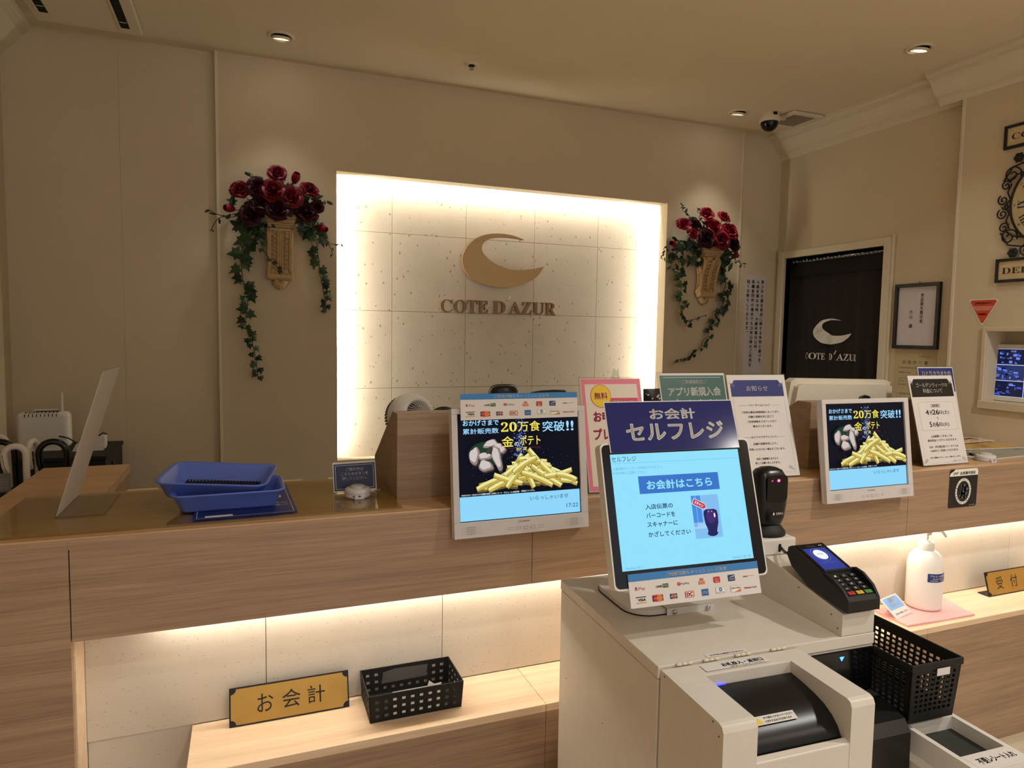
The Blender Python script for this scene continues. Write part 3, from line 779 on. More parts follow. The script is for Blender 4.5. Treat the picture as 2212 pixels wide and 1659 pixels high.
# ================================================================== self checkout
KM = Matrix.Translation((0.693, 1.019, 0.9)) @ Matrix.Rotation(R(-2.65), 4, 'Z')
def kz(z=0.0): return KM @ Matrix.Translation((0, 0, z))
ks = thing('self_checkout_cabinet', 'white self-checkout cabinet with black note tray standing before the counter', 'checkout machine', M=KM @ Matrix.Translation((0, 0, -0.9)))
up = lambda: setattr(MB, '_', 0)
def K():
    b = MB(); b.T = Matrix.Translation((0, 0, 0.9)); return b
b = K(); b.box(0.0, 0.504, 0.002, 0.459, -0.90, -0.0255); b.build('cabinet_body', metal_w, ks, bevel=0.0015)
b = K(); b.box(-0.0015, 0.5045, 0.0, 0.460, -0.0235, 0.0); b.build('lid', metal_w, ks, bevel=0.0015)
b = K(); b.box(0.002, 0.502, 0.004, 0.457, -0.0256, -0.0234); b.build('lid_gap', dark_m, ks)
for hx in (0.052, 0.110, 0.180, 0.262):
    b = K()
    for k in range(3): b.tube([(hx - .017 + k * .0115, -0.002, -0.001), (hx - .0065 + k * .0115, -0.002, -0.001)], 0.0026, 8)
    b.build('hinge', trim_m, ks)
# note unit: housing with an open well
b = K()
sh = [(-0.0035, -0.004), (-0.178, -0.006), (-0.1865, -0.009), (-0.1905, -0.018), (-0.192, -0.60), (-0.0035, -0.60)]
b.prism(sh, 0.002, 0.067, 'x', smooth=False); b.prism(sh, 0.256, 0.306, 'x')
b.prism([(-0.0035, -0.004), (-0.044, -0.0045), (-0.044, -0.60), (-0.0035, -0.60)], 0.067, 0.256, 'x')
b.prism([(-0.176, -0.076), (-0.190, -0.079), (-0.192, -0.60), (-0.176, -0.60)], 0.067, 0.256, 'x')
nh = b.build('note_housing', metal_w, ks, bevel=0.002)
b = K()
prof = [(-0.046, -0.026), (-0.075, -0.029), (-0.105, -0.034), (-0.130, -0.041), (-0.150, -0.052), (-0.163, -0.064), (-0.172, -0.079), (-0.174, -0.10)]
b.grid(lambda u, v: (0.0675 + 0.188 * u, prof[min(7, round(v * 7))][0], prof[min(7, round(v * 7))][1]), 1, 7, flip=True)
nt_ = b.build('note_tray', mat('tray_black', (9, 9, 11), rough=.32, var=0), ks)
b = K(); b.box(0.080, 0.110, -0.0475, -0.0465, -0.0262, -0.0242); b.build('status_light', mat('blue_glow', (60, 70, 255), emit=3.0), nt_)
lab = Matrix.Translation((0, 0, 0.9)) @ Matrix.Translation((0.143, -0.139, -0.0447)) @ Matrix.Rotation(R(25), 4, 'X')
b = MB(); b.T = lab; b.rect(-0.042, 0.042, -0.008, 0.008, 0.0015, 0); b.quad([(-0.040, -0.006, 0.0018), (-0.026, -0.006, 0.0018), (-0.033, 0.006, 0.0018)], 1); b.text('手や指を入れないでください', -0.022, 0.038, 0.0012, 0.0052, 0.0018, 2, .02); b.text('けがをするおそれがあります', -0.022, 0.032, -0.0055, -0.0012, 0.0018, 2, .02)
b.build('warning_label', [paper, mat('warning_yellow', (226, 196, 40), rough=.5, var=0), ink], nt_)
b = K(); b.rect(0.077, 0.217, -0.036, -0.013, -0.0030, 0); b.text('お札投入・返却口', 0.118, 0.208, -0.029, -0.017, -0.0027, 1, .03); b.text('1枚ずつ入れてください', 0.130, 0.205, -0.0345, -0.031, -0.0027, 2, .01)
b.build('slot_label', [paper, ink, red_ink], ks)
b = K(); b.rect(0.106, 0.198, 0.003, 0.016, 0.0006, 0); b.text('2千円札は使用できません', 0.114, 0.190, 0.0065, 0.0115, 0.0009, 1, .02); b.build('notice_label', [paper, red_ink], ks)
for y, z in ((-0.017, -0.011), (-0.163, -0.012), (-0.179, -0.028)):
    b = K(); b.ball((0.002, y, z), (0.0012, 0.0018, 0.0018), 8); b.build('screw', mat('screw_metal', (90, 80, 70), rough=.5, metal=.6, var=0), ks)  # screw heads in dull brown metal
for y, z in ((0.417, -0.23), (0.219, -0.231)):
    b = K(); b.ball((0.0, y, z), (0.0008, 0.0016, 0.0016), 8); b.build('screw', ink, ks)
# coin unit under the right of the lid
b = K(); b.box(0.308, 0.500, -0.004, 0.001, -0.125, -0.028); b.build('coin_panel', black_g, ks)
b = K(); b.prism([(-0.004, -0.118), (-0.05, -0.124), (-0.085, -0.135), (-0.10, -0.155), (-0.105, -0.60), (-0.004, -0.60)], 0.309, 0.500, 'x'); b.build('coin_unit', mat('coin_black', (12, 12, 14), rough=0.3), ks, bevel=0.003)
b = K(); b.rect(0.44, 0.495, -0.030, -0.006, -0.1165, 0); b.build('coin_slot', mat('dark_olive', (52, 50, 42), rough=.6), ks)
b = K(); b.quad([(0.412, -0.0046, -0.038), (0.424, -0.0046, -0.038), (0.418, -0.0046, -0.048)][::-1]); b.build('arrow_light', mat('blue_arrow', (70, 150, 255), emit=3.5), ks)
# sloping mount for the card terminal and block for the scanner
ks0 = ks
ks = thing('terminal_mount', 'white sloping metal mount with raised block, right side of the cabinet lid', 'mount', M=KM @ Matrix.Translation((0, 0, -0.9)))
b = K(); b.prism([(0.001, 0.0005), (0.330, 0.0005), (0.330, 0.091), (0.232, 0.091), (0.001, 0.047)], 0.420, 0.502, 'x'); b.build('sloping_base', metal_w, ks, bevel=0.002)
b = K(); b.box(0.412, 0.507, 0.237, 0.330, 0.0915, 0.130); sb = b.build('scanner_block', white_p, ks, bevel=0.004)
b = K(); b.rect(0.456, 0.464, 0.098, 0.118, 0, 0, T=Matrix.Translation((0, 0.2365, 0)) @ Matrix.Rotation(R(90), 4, 'X'), r=0.0038); b.build('cable_slot', dark_m, sb)
for y, z in ((0.03, 0.036), (0.012, 0.014), (0.125, 0.058)):
    b = K(); b.ball((0.4195, y, z), (0.001, 0.0018, 0.0018), 8); b.build('screw', mat('screw_metal', (90, 80, 70)), ks)

# card terminal lying on the slope
ct = thing('card_terminal', 'black payment terminal with blue screen and keypad on white sloping mount', 'card reader', M=KM @ Matrix.Translation((0.4605, 0.0, 0.049)))
side = [(-0.012, 0.004), (-0.012, 0.028), (-0.006, 0.036), (0.054, 0.062), (0.150, 0.095), (0.163, 0.088), (0.166, 0.070), (0.150, 0.048), (0.10, 0.022)]
b = MB(); b.prism(side, -0.0405, 0.0405, 'x'); cb = b.build('body', black_p, ct, bevel=0.003)
SL = math.atan2(0.033, 0.096)
tf = Matrix.Translation((0, 0.054, 0.0625)) @ Matrix.Rotation(SL, 4, 'X')
b = MB(); b.T = tf; b.box(-0.036, 0.036, 0.002, 0.098, 0, 0.0008); b.build('screen_glass', black_g, cb)
b = MB(); b.T = tf; b.rect(-0.030, 0.030, 0.004, 0.083, 0.0012, 0); b.ellipse(0.0, 0.060, 0.0155, 0.0165, 0.0016, 1); b.ellipse(0, 0.060, 0.021, 0.022, 0.0014, 2, rin=.95); b.text('17:22', -0.007, 0.007, 0.059, 0.064, 0.002, 0); b.text('TIMES ディスプレイ', -0.019, 0.020, 0.031, 0.036, 0.0014, 2)
b.build('screen', [mat('terminal_blue', (54, 64, 150), emit=1.0), mat('terminal_white', (246, 248, 250), emit=1.0), mat('terminal_dim', (104, 112, 178), emit=1.0)], ct)
b = MB(); b.T = tf; b.text('Panasonic', -0.012, 0.010, 0.088, 0.0915, 0.0012, 0); b.ellipse(0.022, 0.091, 0.0016, 0.0016, 0.0012, 1, 8); b.ellipse(0.027, 0.091, 0.0016, 0.0016, 0.0012, 1, 8); b.build('top_marks', [mat('grey_print', (120, 112, 112)), whiteink], ct)
# keypad hood
b = MB()
b.prism([(-0.012, 0.030), (0.004, 0.052), (0.030, 0.068), (0.052, 0.072), (0.060, 0.068), (0.060, 0.060), (0.020, 0.050), (-0.006, 0.034)], 0.0345, 0.0405, 'x')
b.prism([(-0.012, 0.030), (0.004, 0.046), (0.030, 0.060), (0.056, 0.066), (0.060, 0.060), (0.020, 0.046), (-0.006, 0.034)], -0.0405, -0.0345, 'x')
b.box(-0.0405, 0.0405, 0.0545, 0.0600, 0.058, 0.0700)
b.build('keypad_hood', black_m, ct, bevel=0.002)
KS = math.atan2(0.026, 0.060)
kf = Matrix.Translation((0, -0.006, 0.0365)) @ Matrix.Rotation(KS, 4, 'X')
key_m = mat('key_black', (26, 26, 28), rough=.45); kcol = [mat('key_red', (176, 48, 40), rough=.5), mat('key_yellow', (214, 180, 52), rough=.5), mat('key_green', (84, 146, 60), rough=.5)]
for r_ in range(5):
    for c_ in range(3):
        x = -0.022 + c_ * 0.022; y = 0.0075 + r_ * 0.0118
        s = '123456789*0#'[(4 - r_) * 3 + c_] if r_ else '×<○'[c_]
        b = MB(); b.T = kf; b.rbox(x - .0085, x + .0085, y - .0042, y + .0042, 0, .0022, .0008, 1); b.text(s, x - .003, x + .001, y - .0022, y + .0022, .0025, 1)
        b.build('key', [key_m if r_ else kcol[c_], whiteink if r_ else ink], ct)
b = MB(); b.tube([(-0.012, 0.156, 0.070), (-0.02, 0.175, 0.066), (-0.016, 0.20, 0.061), (0.0, 0.232, 0.060)], 0.0035, 8); b.build('cable', black_p, ct)

# barcode scanner
sc = thing('barcode_scanner', 'black upright barcode scanner glowing pink, on small white block', 'scanner', M=KM @ Matrix.Translation((0.457, 0.284, 0.130)))
b = MB(); b.lathe([(0.047, 0), (0.048, 0.004), (0.046, 0.010), (0.036, 0.022), (0.030, 0.026)], 32, T=Matrix.Diagonal((1, .85, 1, 1))); b.build('foot', black_m, sc)
b = MB()
def sec(z):
    k = [(0.022, .026, .022), (0.030, .033, .028), (0.045, .0385, .031), (0.075, .0425, .033), (0.105, .0430, .033), (0.130, .0415, .030), (0.145, .038, .027), (0.156, .031, .022), (0.162, .018, .013), (0.164, .002, .002)]
    return k
ks_ = sec(0)
def scn(u, v):
    z, hx, hy = ks_[min(9, round(v * 9))]
    a = 2 * PI * u; e = 0.62
    c, s = math.cos(a), math.sin(a)
    return (hx * math.copysign(abs(c) ** e, c), hy * math.copysign(abs(s) ** e, s), z)
b.grid(scn, 40, 9); b.build('housing', mat('scanner_black', (13, 13, 15), rough=.28), sc)
b = MB(); b.T = Matrix.Translation((0, -0.0335, 0)) @ Matrix.Rotation(R(90), 4, 'X')
b.rect(-0.029, 0.029, 0.084, 0.149, 0.001, 0, r=0.012); b.build('scan_window', black_g, sc)
b = MB(); b.T = Matrix.Translation((0, -0.0335, 0)) @ Matrix.Rotation(R(90), 4, 'X')
b.ellipse(0.002, 0.136, 0.005, 0.004, 0.0016, 0, 12); b.ellipse(-0.016, 0.136, 0.0022, 0.0022, 0.0016, 0, 10); b.ellipse(0.002, 0.136, 0.0022, 0.0018, 0.0019, 1, 10)
b.build('aiming_light', [mat('pink_glow', (232, 40, 130), emit=2.2), mat('pink_core', (255, 200, 232), emit=4)], sc)
b = MB(); b.T = Matrix.Translation((0, -0.0335, 0)) @ Matrix.Rotation(R(90), 4, 'X')
b.text('ZEBRA', -0.002, 0.019, 0.054, 0.0595, 0.0012, 0, .03)
b.quad([(-0.010, .0535, .0012), (-.007, .0535, .0012), (-.0055, .056, .0012), (-.0075, .061, .0012), (-.010, .058, .0012)], 0); b.build('maker_mark', whiteink, sc)

# touch monitor on the lid
TM = board((0.831, 1.108, 1.012), R(-2.9), R(17.2))
tm = thing('touch_monitor', 'white-backed touch monitor showing the pale blue self checkout screen', 'monitor', M=TM)
b = MB(); b.rect(-0.174, 0.174, 0, 0.280, 0.0, 0, r=0.010); 
p = []
for cx, cy, a0 in ((.164, .270, 0), (-.164, .270, 90), (-.164, .010, 180), (.164, .010, 270)):
    p += [(cx + .010 * math.cos(R(a0 + a)), cy + .010 * math.sin(R(a0 + a))) for a in (0, 22, 45, 68, 90)]
b = MB(); b.prism(p, -0.006, 0.0, 'z'); bz = b.build('bezel', mat('bezel_navy_black', (14, 16, 26), rough=.12, var=0), tm)
p2 = [(x * 1.018, .14 + (y - .14) * 1.024) for x, y in p]
b = MB(); b.prism(p2, -0.024, -0.0005, 'z', smooth=True); b.prism([(x * .97, .14 + (y - .14) * .96) for x, y in p], -0.040, -0.024, 'z', smooth=True); b.rbox(-.16, .16, .02, .26, -.055, -.040, .008); b.build('rear_housing', white_p, tm)
KW, KH = 0.304, 0.228
b = MB(); b.T = Matrix.Translation((-0.005, 0.0325, 0))
X = lambda u: (u - .5) * KW
Y = lambda v: v * KH
def BX(u0, u1, v0, v1, z, mi, **k): b.rect(X(u0), X(u1), Y(v0), Y(v1), z, mi, **k)
def TX(s, u0, u1, v0, v1, z, mi, bold=0): b.text(s, X(u0), X(u1), Y(v0), Y(v1), z, mi, bold)
BX(0, 1, 0, 1, .0004, 0)
TX('セルフレジ', .008, .190, .932, .978, .0007, 1); BX(.002, .985, .917, .919, .0007, 2)
TX('入室伝票のバーコードを読ませてください。', .010, .380, .860, .884, .0007, 2); TX('お忘れ物にご注意ください。', .008, .255, .822, .845, .0007, 2)
BX(.188, .808, .640, .796, .0007, 3); TX('お会計はこちら', .245, .752, .672, .756, .0010, 0, .03)
for s, u1, v in (('入店伝票の', .424, .502), ('バーコードを', .433, .427), ('スキャナーに', .445, .348), ('かざしてください', .536, .264)): TX(s, .216, u1, v, v + .045, .0007, 1, .018)
BX(.569, .782, .213, .595, .0007, 4); BX(.569, .600, .32, .594, .0009, 5); BX(.604, .640, .34, .594, .0009, 5); BX(.569, .665, .300, .355, .0009, 6)
pts = [(.650, .426), (.655, .452), (.672, .466), (.735, .466), (.757, .452), (.762, .416), (.758, .34), (.745, .295), (.738, .262), (.672, .262), (.668, .295), (.655, .34)]
b.quad([(X(u), Y(v), .0011) for u, v in pts][::-1], 7); b.ellipse(X(.704), Y(.252), .0125, .006, .0012, 7, 16); b.ellipse(X(.706), Y(.40), .012, .014, .0013, 8, 18); b.ellipse(X(.69), Y(.445), .0016, .0016, .0014, 9, 8); b.ellipse(X(.716), Y(.445), .0016, .0016, .0014, 9, 8); b.ellipse(X(.735), Y(.41), .002, .005, .0014, 10, 8)
A = Matrix.Translation((X(.628), Y(.515), .0015)) @ Matrix.Rotation(R(-27), 4, 'Z')
b.quad([(-.017, -.0065, 0), (.011, -.0065, 0), (.018, 0, 0), (.011, .0065, 0), (-.017, .0065, 0)], 10, A); b.quad([(-.016, -.0055, .0002), (.0105, -.0055, .0002), (.0165, 0, .0002), (.0105, .0055, .0002), (-.016, .0055, .0002)], 11, A); b.text('スキャン', -.013, .009, -.0035, .0035, .0004, 10, .03, A)
TX('Machine ID: 1', .026, .150, .012, .030, .0007, 2); TX('Version 1.291.18', .832, .975, .014, .034, .0007, 2)
E_ = lambda n, c: mat('kiosk_' + n, c, emit=1.0)
b.build('screen', [E_('sky', (146, 224, 252)), E_('text', (26, 54, 106)), E_('pale_text', (96, 160, 202)), E_('banner', (58, 116, 200)), E_('photo', (132, 190, 240)), E_('photo_blue', (70, 140, 224)), E_('photo_pale', (160, 208, 246)), E_('photo_dark', (36, 36, 92)), E_('photo_violet', (70, 44, 110)), E_('photo_pink', (206, 140, 230)), E_('photo_white', (236, 242, 250)), E_('arrow_red', (196, 62, 84))], bz)
for z in (0.05, 0.13, 0.2): pass
b = MB(); b.rbox(-.1735, -.1700, .03, .25, -.020, -.006, .001); b.build('side_vent', grey_p, tm)
# its base, standing on the lid
mb = thing('monitor_stand', 'white monitor stand with screwed front bracket on the cabinet lid', 'stand', M=KM @ Matrix.Translation((0.165, 0.30, 0)))
b = MB(); pp = []
for cx, cy, a0 in ((.055, .055, 0), (-.055, .055, 90), (-.055, -.045, 180), (.055, -.045, 270)):
    pp += [(cx + .055 * math.cos(R(a0 + a)), cy + .055 * math.sin(R(a0 + a))) for a in (0, 15, 30, 45, 60, 75, 90)]
b.prism(pp, 0.0, 0.002, 'z', 1); b.prism([(x * .985, y * .985) for x, y in pp], 0.002, 0.013, 'z', 0, smooth=True); b.build('base_plate', [white_p, dark_m], mb)
b = MB(); b.prism([(-.004, .013), (.055, .013), (.078, .11), (.058, .17), (.03, .15), (.02, .06)], -.035, .035, 'x'); b.build('neck', white_p, mb, bevel=.004)
b = MB(); b.box(-.030, .090, -.106, -.104, .0, .0165); b.box(-.030, .090, -.106, -.060, .0145, .0165); br = b.build('front_bracket', white_p, mb, bevel=.0015)
for x in (-.012, .072):
    b = MB(); b.ball((x, -.108, .007), (.0055, .003, .0055), 12); b.build('screw', steel, br)

# navy sign clipped above it
bs = thing('checkout_sign', 'navy sign with white checkout lettering standing above the touch monitor', 'sign', M=TM @ Matrix.Translation((-0.003, 0.2635, 0.003)) @ Matrix.Rotation(R(-4), 4, 'X'))
b = MB(); b.box(-.1535, .1535, 0, .1065, -.001, 0); b.build('card', [paper], bs)
b = MB(); b.rect(-.1515, .1535, .0, .1045, .0003, 0); b.text('お会計', -.052, .058, .066, .090, .0006, 1, .025); b.text('セルフレジ', -.112, .122, .022, .060, .0006, 1, .03)
b.build('lettering', [mat('gloss_navy', (30, 38, 104), rough=.12, var=.03), whiteink], bs)
pay_strip(TM @ Matrix.Translation((0.002, -0.0375, 0.0025)), 0.300, 0.0635, 'white cashless payment strip hanging below the touch monitor screen')

# black lattice basket on the side of the cabinet
def lattice(b, P, nu, nv, hole, mrg_u, mrg_v, th):
    """P(u,v) -> point on a wall panel; builds bars around square holes as solid strips"""
    pass
def basket(name, label, M, L0, W0, L1, W1, Hh, nl, nw, nh, margin_t, margin_b, margin_s, th, hole, rim, group=None, mt=black_m):
    t = thing(name, label, 'basket', M=M, group=group)
    def wall(c0, c1, c2, c3, n, inward):
        # c0,c1 bottom, c2,c3 top (right, left) outer corners
        c0, c1, c2, c3 = map(Vector, (c0, c1, c2, c3)); iw = Vector(inward) * th
        b = MB()
        Pt = lambda u, v: (c0 * (1 - u) + c1 * u) * (1 - v) + (c3 * (1 - u) + c2 * u) * v
        wid = ((c1 - c0).length + (c2 - c3).length) / 2
        us = [0.0]; ms = margin_s / wid; pu = (1 - 2 * ms) / n; hu = pu * hole
        for i in range(n): us += [ms + i * pu + (pu - hu) / 2, ms + i * pu + (pu + hu) / 2]
        us.append(1.0)
        mt_ = margin_t / Hh; mb_ = margin_b / Hh; pv = (1 - mt_ - mb_) / nh; hv = pv * hole
        vs_ = [0.0]
        for j in range(nh): vs_ += [mb_ + j * pv + (pv - hv) / 2, mb_ + j * pv + (pv + hv) / 2]
        vs_.append(1.0)
        idx = {}; V = []; F = []
        def vid(i, j, k):
            if (i, j, k) not in idx:
                idx[(i, j, k)] = len(V); V.append(Pt(us[i], vs_[j]) + (iw if k else Vector((0, 0, 0))))
            return idx[(i, j, k)]
        nu_, nv_ = len(us) - 1, len(vs_) - 1
        solid = lambda i, j: 0 <= i < nu_ and 0 <= j < nv_ and not (i % 2 == 1 and j % 2 == 1)
        for i in range(nu_):
            for j in range(nv_):
                if not solid(i, j): continue
                F.append((vid(i, j, 0), vid(i + 1, j, 0), vid(i + 1, j + 1, 0), vid(i, j + 1, 0)))
                F.append((vid(i, j + 1, 1), vid(i + 1, j + 1, 1), vid(i + 1, j, 1), vid(i, j, 1)))
                for (di, dj, e0, e1) in ((-1, 0, (i, j + 1), (i, j)), (1, 0, (i + 1, j), (i + 1, j + 1)), (0, -1, (i, j), (i + 1, j)), (0, 1, (i + 1, j + 1), (i, j + 1))):
                    if not solid(i + di, j + dj):
                        F.append((vid(*e1, 0), vid(*e0, 0), vid(*e0, 1), vid(*e1, 1)))
        b.add(V, F)
        b.build('lattice_wall', mt, t)
    l, w_, L, W = L0 / 2, W0 / 2, L1 / 2, W1 / 2
    wall((-l, -w_, 0), (l, -w_, 0), (L, -W, Hh), (-L, -W, Hh), nl, (0, 1, 0))
    wall((l, w_, 0), (-l, w_, 0), (-L, W, Hh), (L, W, Hh), nl, (0, -1, 0))
    wall((-l, w_, 0), (-l, -w_, 0), (-L, -W, Hh), (-L, W, Hh), nw, (1, 0, 0))
    wall((l, -w_, 0), (l, w_, 0), (L, W, Hh), (L, -W, Hh), nw, (-1, 0, 0))
    b = MB(); b.box(-l, l, -w_, w_, 0, th); b.build('base', mt, t)
    if rim:
        b = MB(); rr = rim; x, y = L + .002, W + .002
        b.box(-x, x, -y, -y + .004, Hh - rr, Hh + .001); b.box(-x, x, y - .004, y, Hh - rr, Hh + .001); b.box(-x, -x + .004, -y + .004, y - .004, Hh - rr, Hh + .001); b.box(x - .004, x, -y + .004, y - .004, Hh - rr, Hh + .001)
        b.build('rim', mt, t, bevel=.0015)
    return t
BK = KM @ Matrix.Translation((0.5785, 0.050, -0.157))
bk = basket('lattice_basket', 'deep black lattice basket with white tag, hung beside the checkout cabinet', BK, .118, .252, .132, .270, .124, 8, 16, 8, .020, .018, .010, .0025, .63, .014)
b = MB(); b.T = Matrix.Translation((0.012, -0.1375, 0.104)) @ Matrix.Rotation(R(90), 4, 'X'); b.rect(-.017, .017, -.007, .008, .0012); b.build('tag', paper, bk, label='small blank white tag')

# receipt bin below it
rb = thing('receipt_bin', 'open grey receipt box with black lettering in front of lattice basket', 'box', M=KM @ Matrix.Translation((0.5985, -0.080, -0.335)))
b = MB()
o_, i_ = .068, .057
b.box(-o_, o_, -.135, .1, 0, .004)
b.box(-o_, -i_, -.135, .118, .004, .165); b.box(i_, o_, -.135, .118, .004, .165); b.box(-i_, i_, .018, .118, .004, .165); b.box(-i_, i_, -.135, -.090, .004, .165)
b.build('box_body', white_p, rb)
b = MB(); b.rect(-i_, i_, -.09, .018, .138); b.build('shade_sheet', mat('bin_shade', (46, 48, 42), rough=.7), rb)  # dark sheet under the rim, coloured as the shade inside the box
b = MB(); b.rect(-.055, .062, -.131, -.094, .1653, 0); b.text('不要レシート入れ', -.040, .052, -.120, -.104, .1657, 1, .02); b.build('label', [paper, ink], rb)
b = MB(); b.box(-.0925, -.068, -.10, .10, .10, .12); b.build('side_bracket', metal_w, rb)
# ================================================================== notices on the counter
def stand_sign(name, label, loc, yaw, tilt, W, Hh, group='acrylic notice stands'):
    t = thing(name, label, 'sign', M=board(loc, yaw, tilt), group=group)
    b = MB(); b.box(-W / 2, W / 2, 0.001, Hh, -0.003, 0.0); b.build('acrylic_panel', acrylic, t)
    b = MB(); b.T = Matrix.Rotation(tilt, 4, 'X'); b.box(-W / 2, W / 2, 0.0, 0.003, -.11, 0.0); b.build('acrylic_foot', acrylic, t)
    b = MB(); b.box(-W / 2 + .004, W / 2 - .004, .005, Hh - .005, .0003, .0009); b.build('paper_sheet', paper, t)
    X = lambda u: (u - .5) * W
    Y = lambda v: v * Hh
    return t, X, Y
ZT = CT - 0.0036
pink = mat('print_pink', (226, 126, 146), rough=.3, var=.02); pinkd = mat('print_rose', (206, 70, 104), rough=.3, var=0); yel = mat('print_yellow', (236, 200, 52), rough=.3, var=0); cream = mat('print_cream', (228, 214, 198), rough=.3, var=0); teal = mat('print_teal', (60, 98, 92), rough=.3, var=.03)
t, X, Y = stand_sign('notice_stand', 'pink-bordered notice stand with yellow circle, behind the navy checkout sign', (0.984, 1.662, ZT), R(-4.8), R(16.4), .2, .336)
b = MB(); b.rect(X(.03), X(.97), Y(.02), Y(.98), .0012, 0); b.rect(X(.085), X(.915), Y(.06), Y(.935), .0015, 1)
b.rect(X(.40), X(.91), Y(.735), Y(.812), .0018, 2, r=.004); b.text('フロントで', X(.50), X(.83), Y(.752), Y(.795), .0021, 4, .02)
b.ellipse(X(.325), Y(.83), .0325, .0345, .0021, 2); b.ellipse(X(.325), Y(.83), .0310, .0330, .0024, 3); b.text('無料', X(.22), X(.43), Y(.80), Y(.862), .0027, 2, .02)
b.text('お申込みで', X(.18), X(.86), Y(.60), Y(.70), .0018, 2, .05); b.text('プレゼント', X(.16), X(.86), Y(.45), Y(.55), .0018, 2, .04)
b.build('lettering', [pink, cream, pinkd, yel, whiteink], t)
t, X, Y = stand_sign('notice_stand', 'teal green app membership notice stand between the pink and white notices', (1.303, 1.70, ZT), R(-2), R(16.5), .249, .348)
b = MB(); b.rect(X(.03), X(.97), Y(.03), Y(.965), .0012, 0); b.rect(X(.08), X(.92), Y(.945), Y(.948), .0015, 1)
b.text('＼ご新規様限定!／', X(.29), X(.71), Y(.886), Y(.922), .0015, 1, .01); b.text('アプリ新規入会', X(.127), X(.90), Y(.775), Y(.858), .0015, 1, .03); b.text('キャンペーン!', X(.21), X(.83), Y(.665), Y(.748), .0015, 1, .03)
b.text('入会金無料', X(.2), X(.8), Y(.5), Y(.58), .0015, 1, .02)
b.build('lettering', [teal, whiteink], t)
def ornament(b, X, Y, u, v, su, sv, z, mi):
    for k in range(3):
        b.ellipse(X(u) + su * .006 * k, Y(v) + sv * .004 * (2 - k), .0045 - .0008 * k, .0045 - .0008 * k, z, mi, 14, rin=.72)
t, X, Y = stand_sign('notice_stand', 'white notice stand with navy heading about free time hours', (1.545, 1.69, ZT), R(-3.9), R(17.3), .2313, .3424)
b = MB()
b.quad([(X(u), Y(v), .0012) for u, v in ((.06, .776), (.93, .776), (.93, .895), (.89, .905), (.86, .935), (.13, .935), (.10, .905), (.06, .895))], 0)
b.text('お知らせ', X(.315), X(.67), Y(.828), Y(.880), .0015, 1, .01)
b.frame(X(.075), X(.925), Y(.05), Y(.775), .0004, .0012, 3)
for u, su in ((.105, -1), (.875, 1)): ornament(b, X, Y, u, .905, su, -1, .0018, 3)
ornament(b, X, Y, .84, .075, 1, 1, .0015, 3)
for s, u0, u1, v in (('フリータイムについて', .312, .664, .680), ('ご利用は最低3時間保証となっており、', .178, .808, .613), ('店舗の混雑状況に応じて', .277, .701, .570), ('ご利用制限をさせていただく', .247, .731, .523), ('場合がございます。', .329, .651, .479), ('ひとりカラオケについて', .283, .695, .376), ('店舗の混雑状況により、', .295, .690, .313), ('ご利用いただけない場合がございます。', .185, .810, .262), ('何卒ご理解賜りますよう', .310, .664, .172), ('宜しくお願い申し上げます。', .282, .689, .134)):
    b.text(s, X(u0), X(u1), Y(v), Y(v + .022), .0012, 2, .02)
for v in (.688, .384): b.rect(X(.16), X(.30), Y(v), Y(v + .002), .0012, 2); b.rect(X(.70), X(.83), Y(v), Y(v + .002), .0012, 2)
b.build('lettering', [mat('notice_navy', (40, 48, 116), rough=.3, var=0), whiteink, ink, c_grey], t)
t, X, Y = stand_sign('notice_stand', 'white holiday price notice stand with black heading right of advert monitor', (2.323, 1.679, ZT), R(.4), R(15.2), .236, .3323)
b = MB()
b.quad([(X(u), Y(v), .0012) for u, v in ((.046, .75), (.955, .75), (.955, .895), (.91, .91), (.87, .948), (.13, .948), (.09, .91), (.046, .895))], 0)
b.text('ゴールデンウィークの', X(.159), X(.845), Y(.856), Y(.904), .0015, 1, .01); b.text('料金について', X(.292), X(.715), Y(.792), Y(.842), .0015, 1, .01)
b.rect(X(.128), X(.90), Y(.383), Y(.693), .0011, 3, r=.006); b.rect(X(.132), X(.896), Y(.3855), Y(.6905), .00125, 4, r=.006)
b.text('［期間］', X(.40), X(.59), Y(.632), Y(.668), .0015, 2, .01)
for s, u0, u1, v, h in (('4', .262, .330, .552, .056), ('月', .340, .400, .552, .044), ('26', .405, .550, .552, .056), ('日(土)', .555, .768, .550, .048), ('5', .300, .350, .420, .056), ('月', .360, .425, .420, .044), ('6', .440, .500, .420, .056), ('日(火)', .510, .725, .418, .048)): b.text(s, X(u0), X(u1), Y(v), Y(v + h), .0015, 2, .02)
b.text('～', X(.485), X(.515), Y(.50), Y(.53), .0015, 2, .0)
for s, u0, u1, v, h in (('上記期間につきましては', .275, .745, .305, .026), ('週末料金とさせていただきます。', .195, .835, .262, .026), ('なお、学生限定昼フリータイムは', .205, .835, .192, .026), ('+300円でご利用いただけます。', .205, .830, .150, .026), ('何卒ご理解賜りますよう、宜しくお願い申し上げます。', .185, .850, .083, .016), ('2025年4月 コート・ダジュール', .66, .86, .040, .010)): b.text(s, X(u0), X(u1), Y(v), Y(v + h), .0012, 2, .018)
b.frame(X(.07), X(.93), Y(.03), Y(.72), .0003, .00115, 3)
for u, v, su, sv in ((.085, .925, -1, -1), (.90, .925, 1, -1), (.11, .045, -1, 1), (.89, .045, 1, 1)): ornament(b, X, Y, u, v, su, sv, .0018, 3)
b.build('lettering', [mat('notice_black', (22, 22, 22), rough=.3, var=0), whiteink, ink, c_grey, paper], t)
t, X, Y = stand_sign('notice_stand', 'navy-headed notice stand hidden behind the holiday price notice, heading peeking out', (2.427, 1.745, ZT), R(.4), R(13), .198, .358)
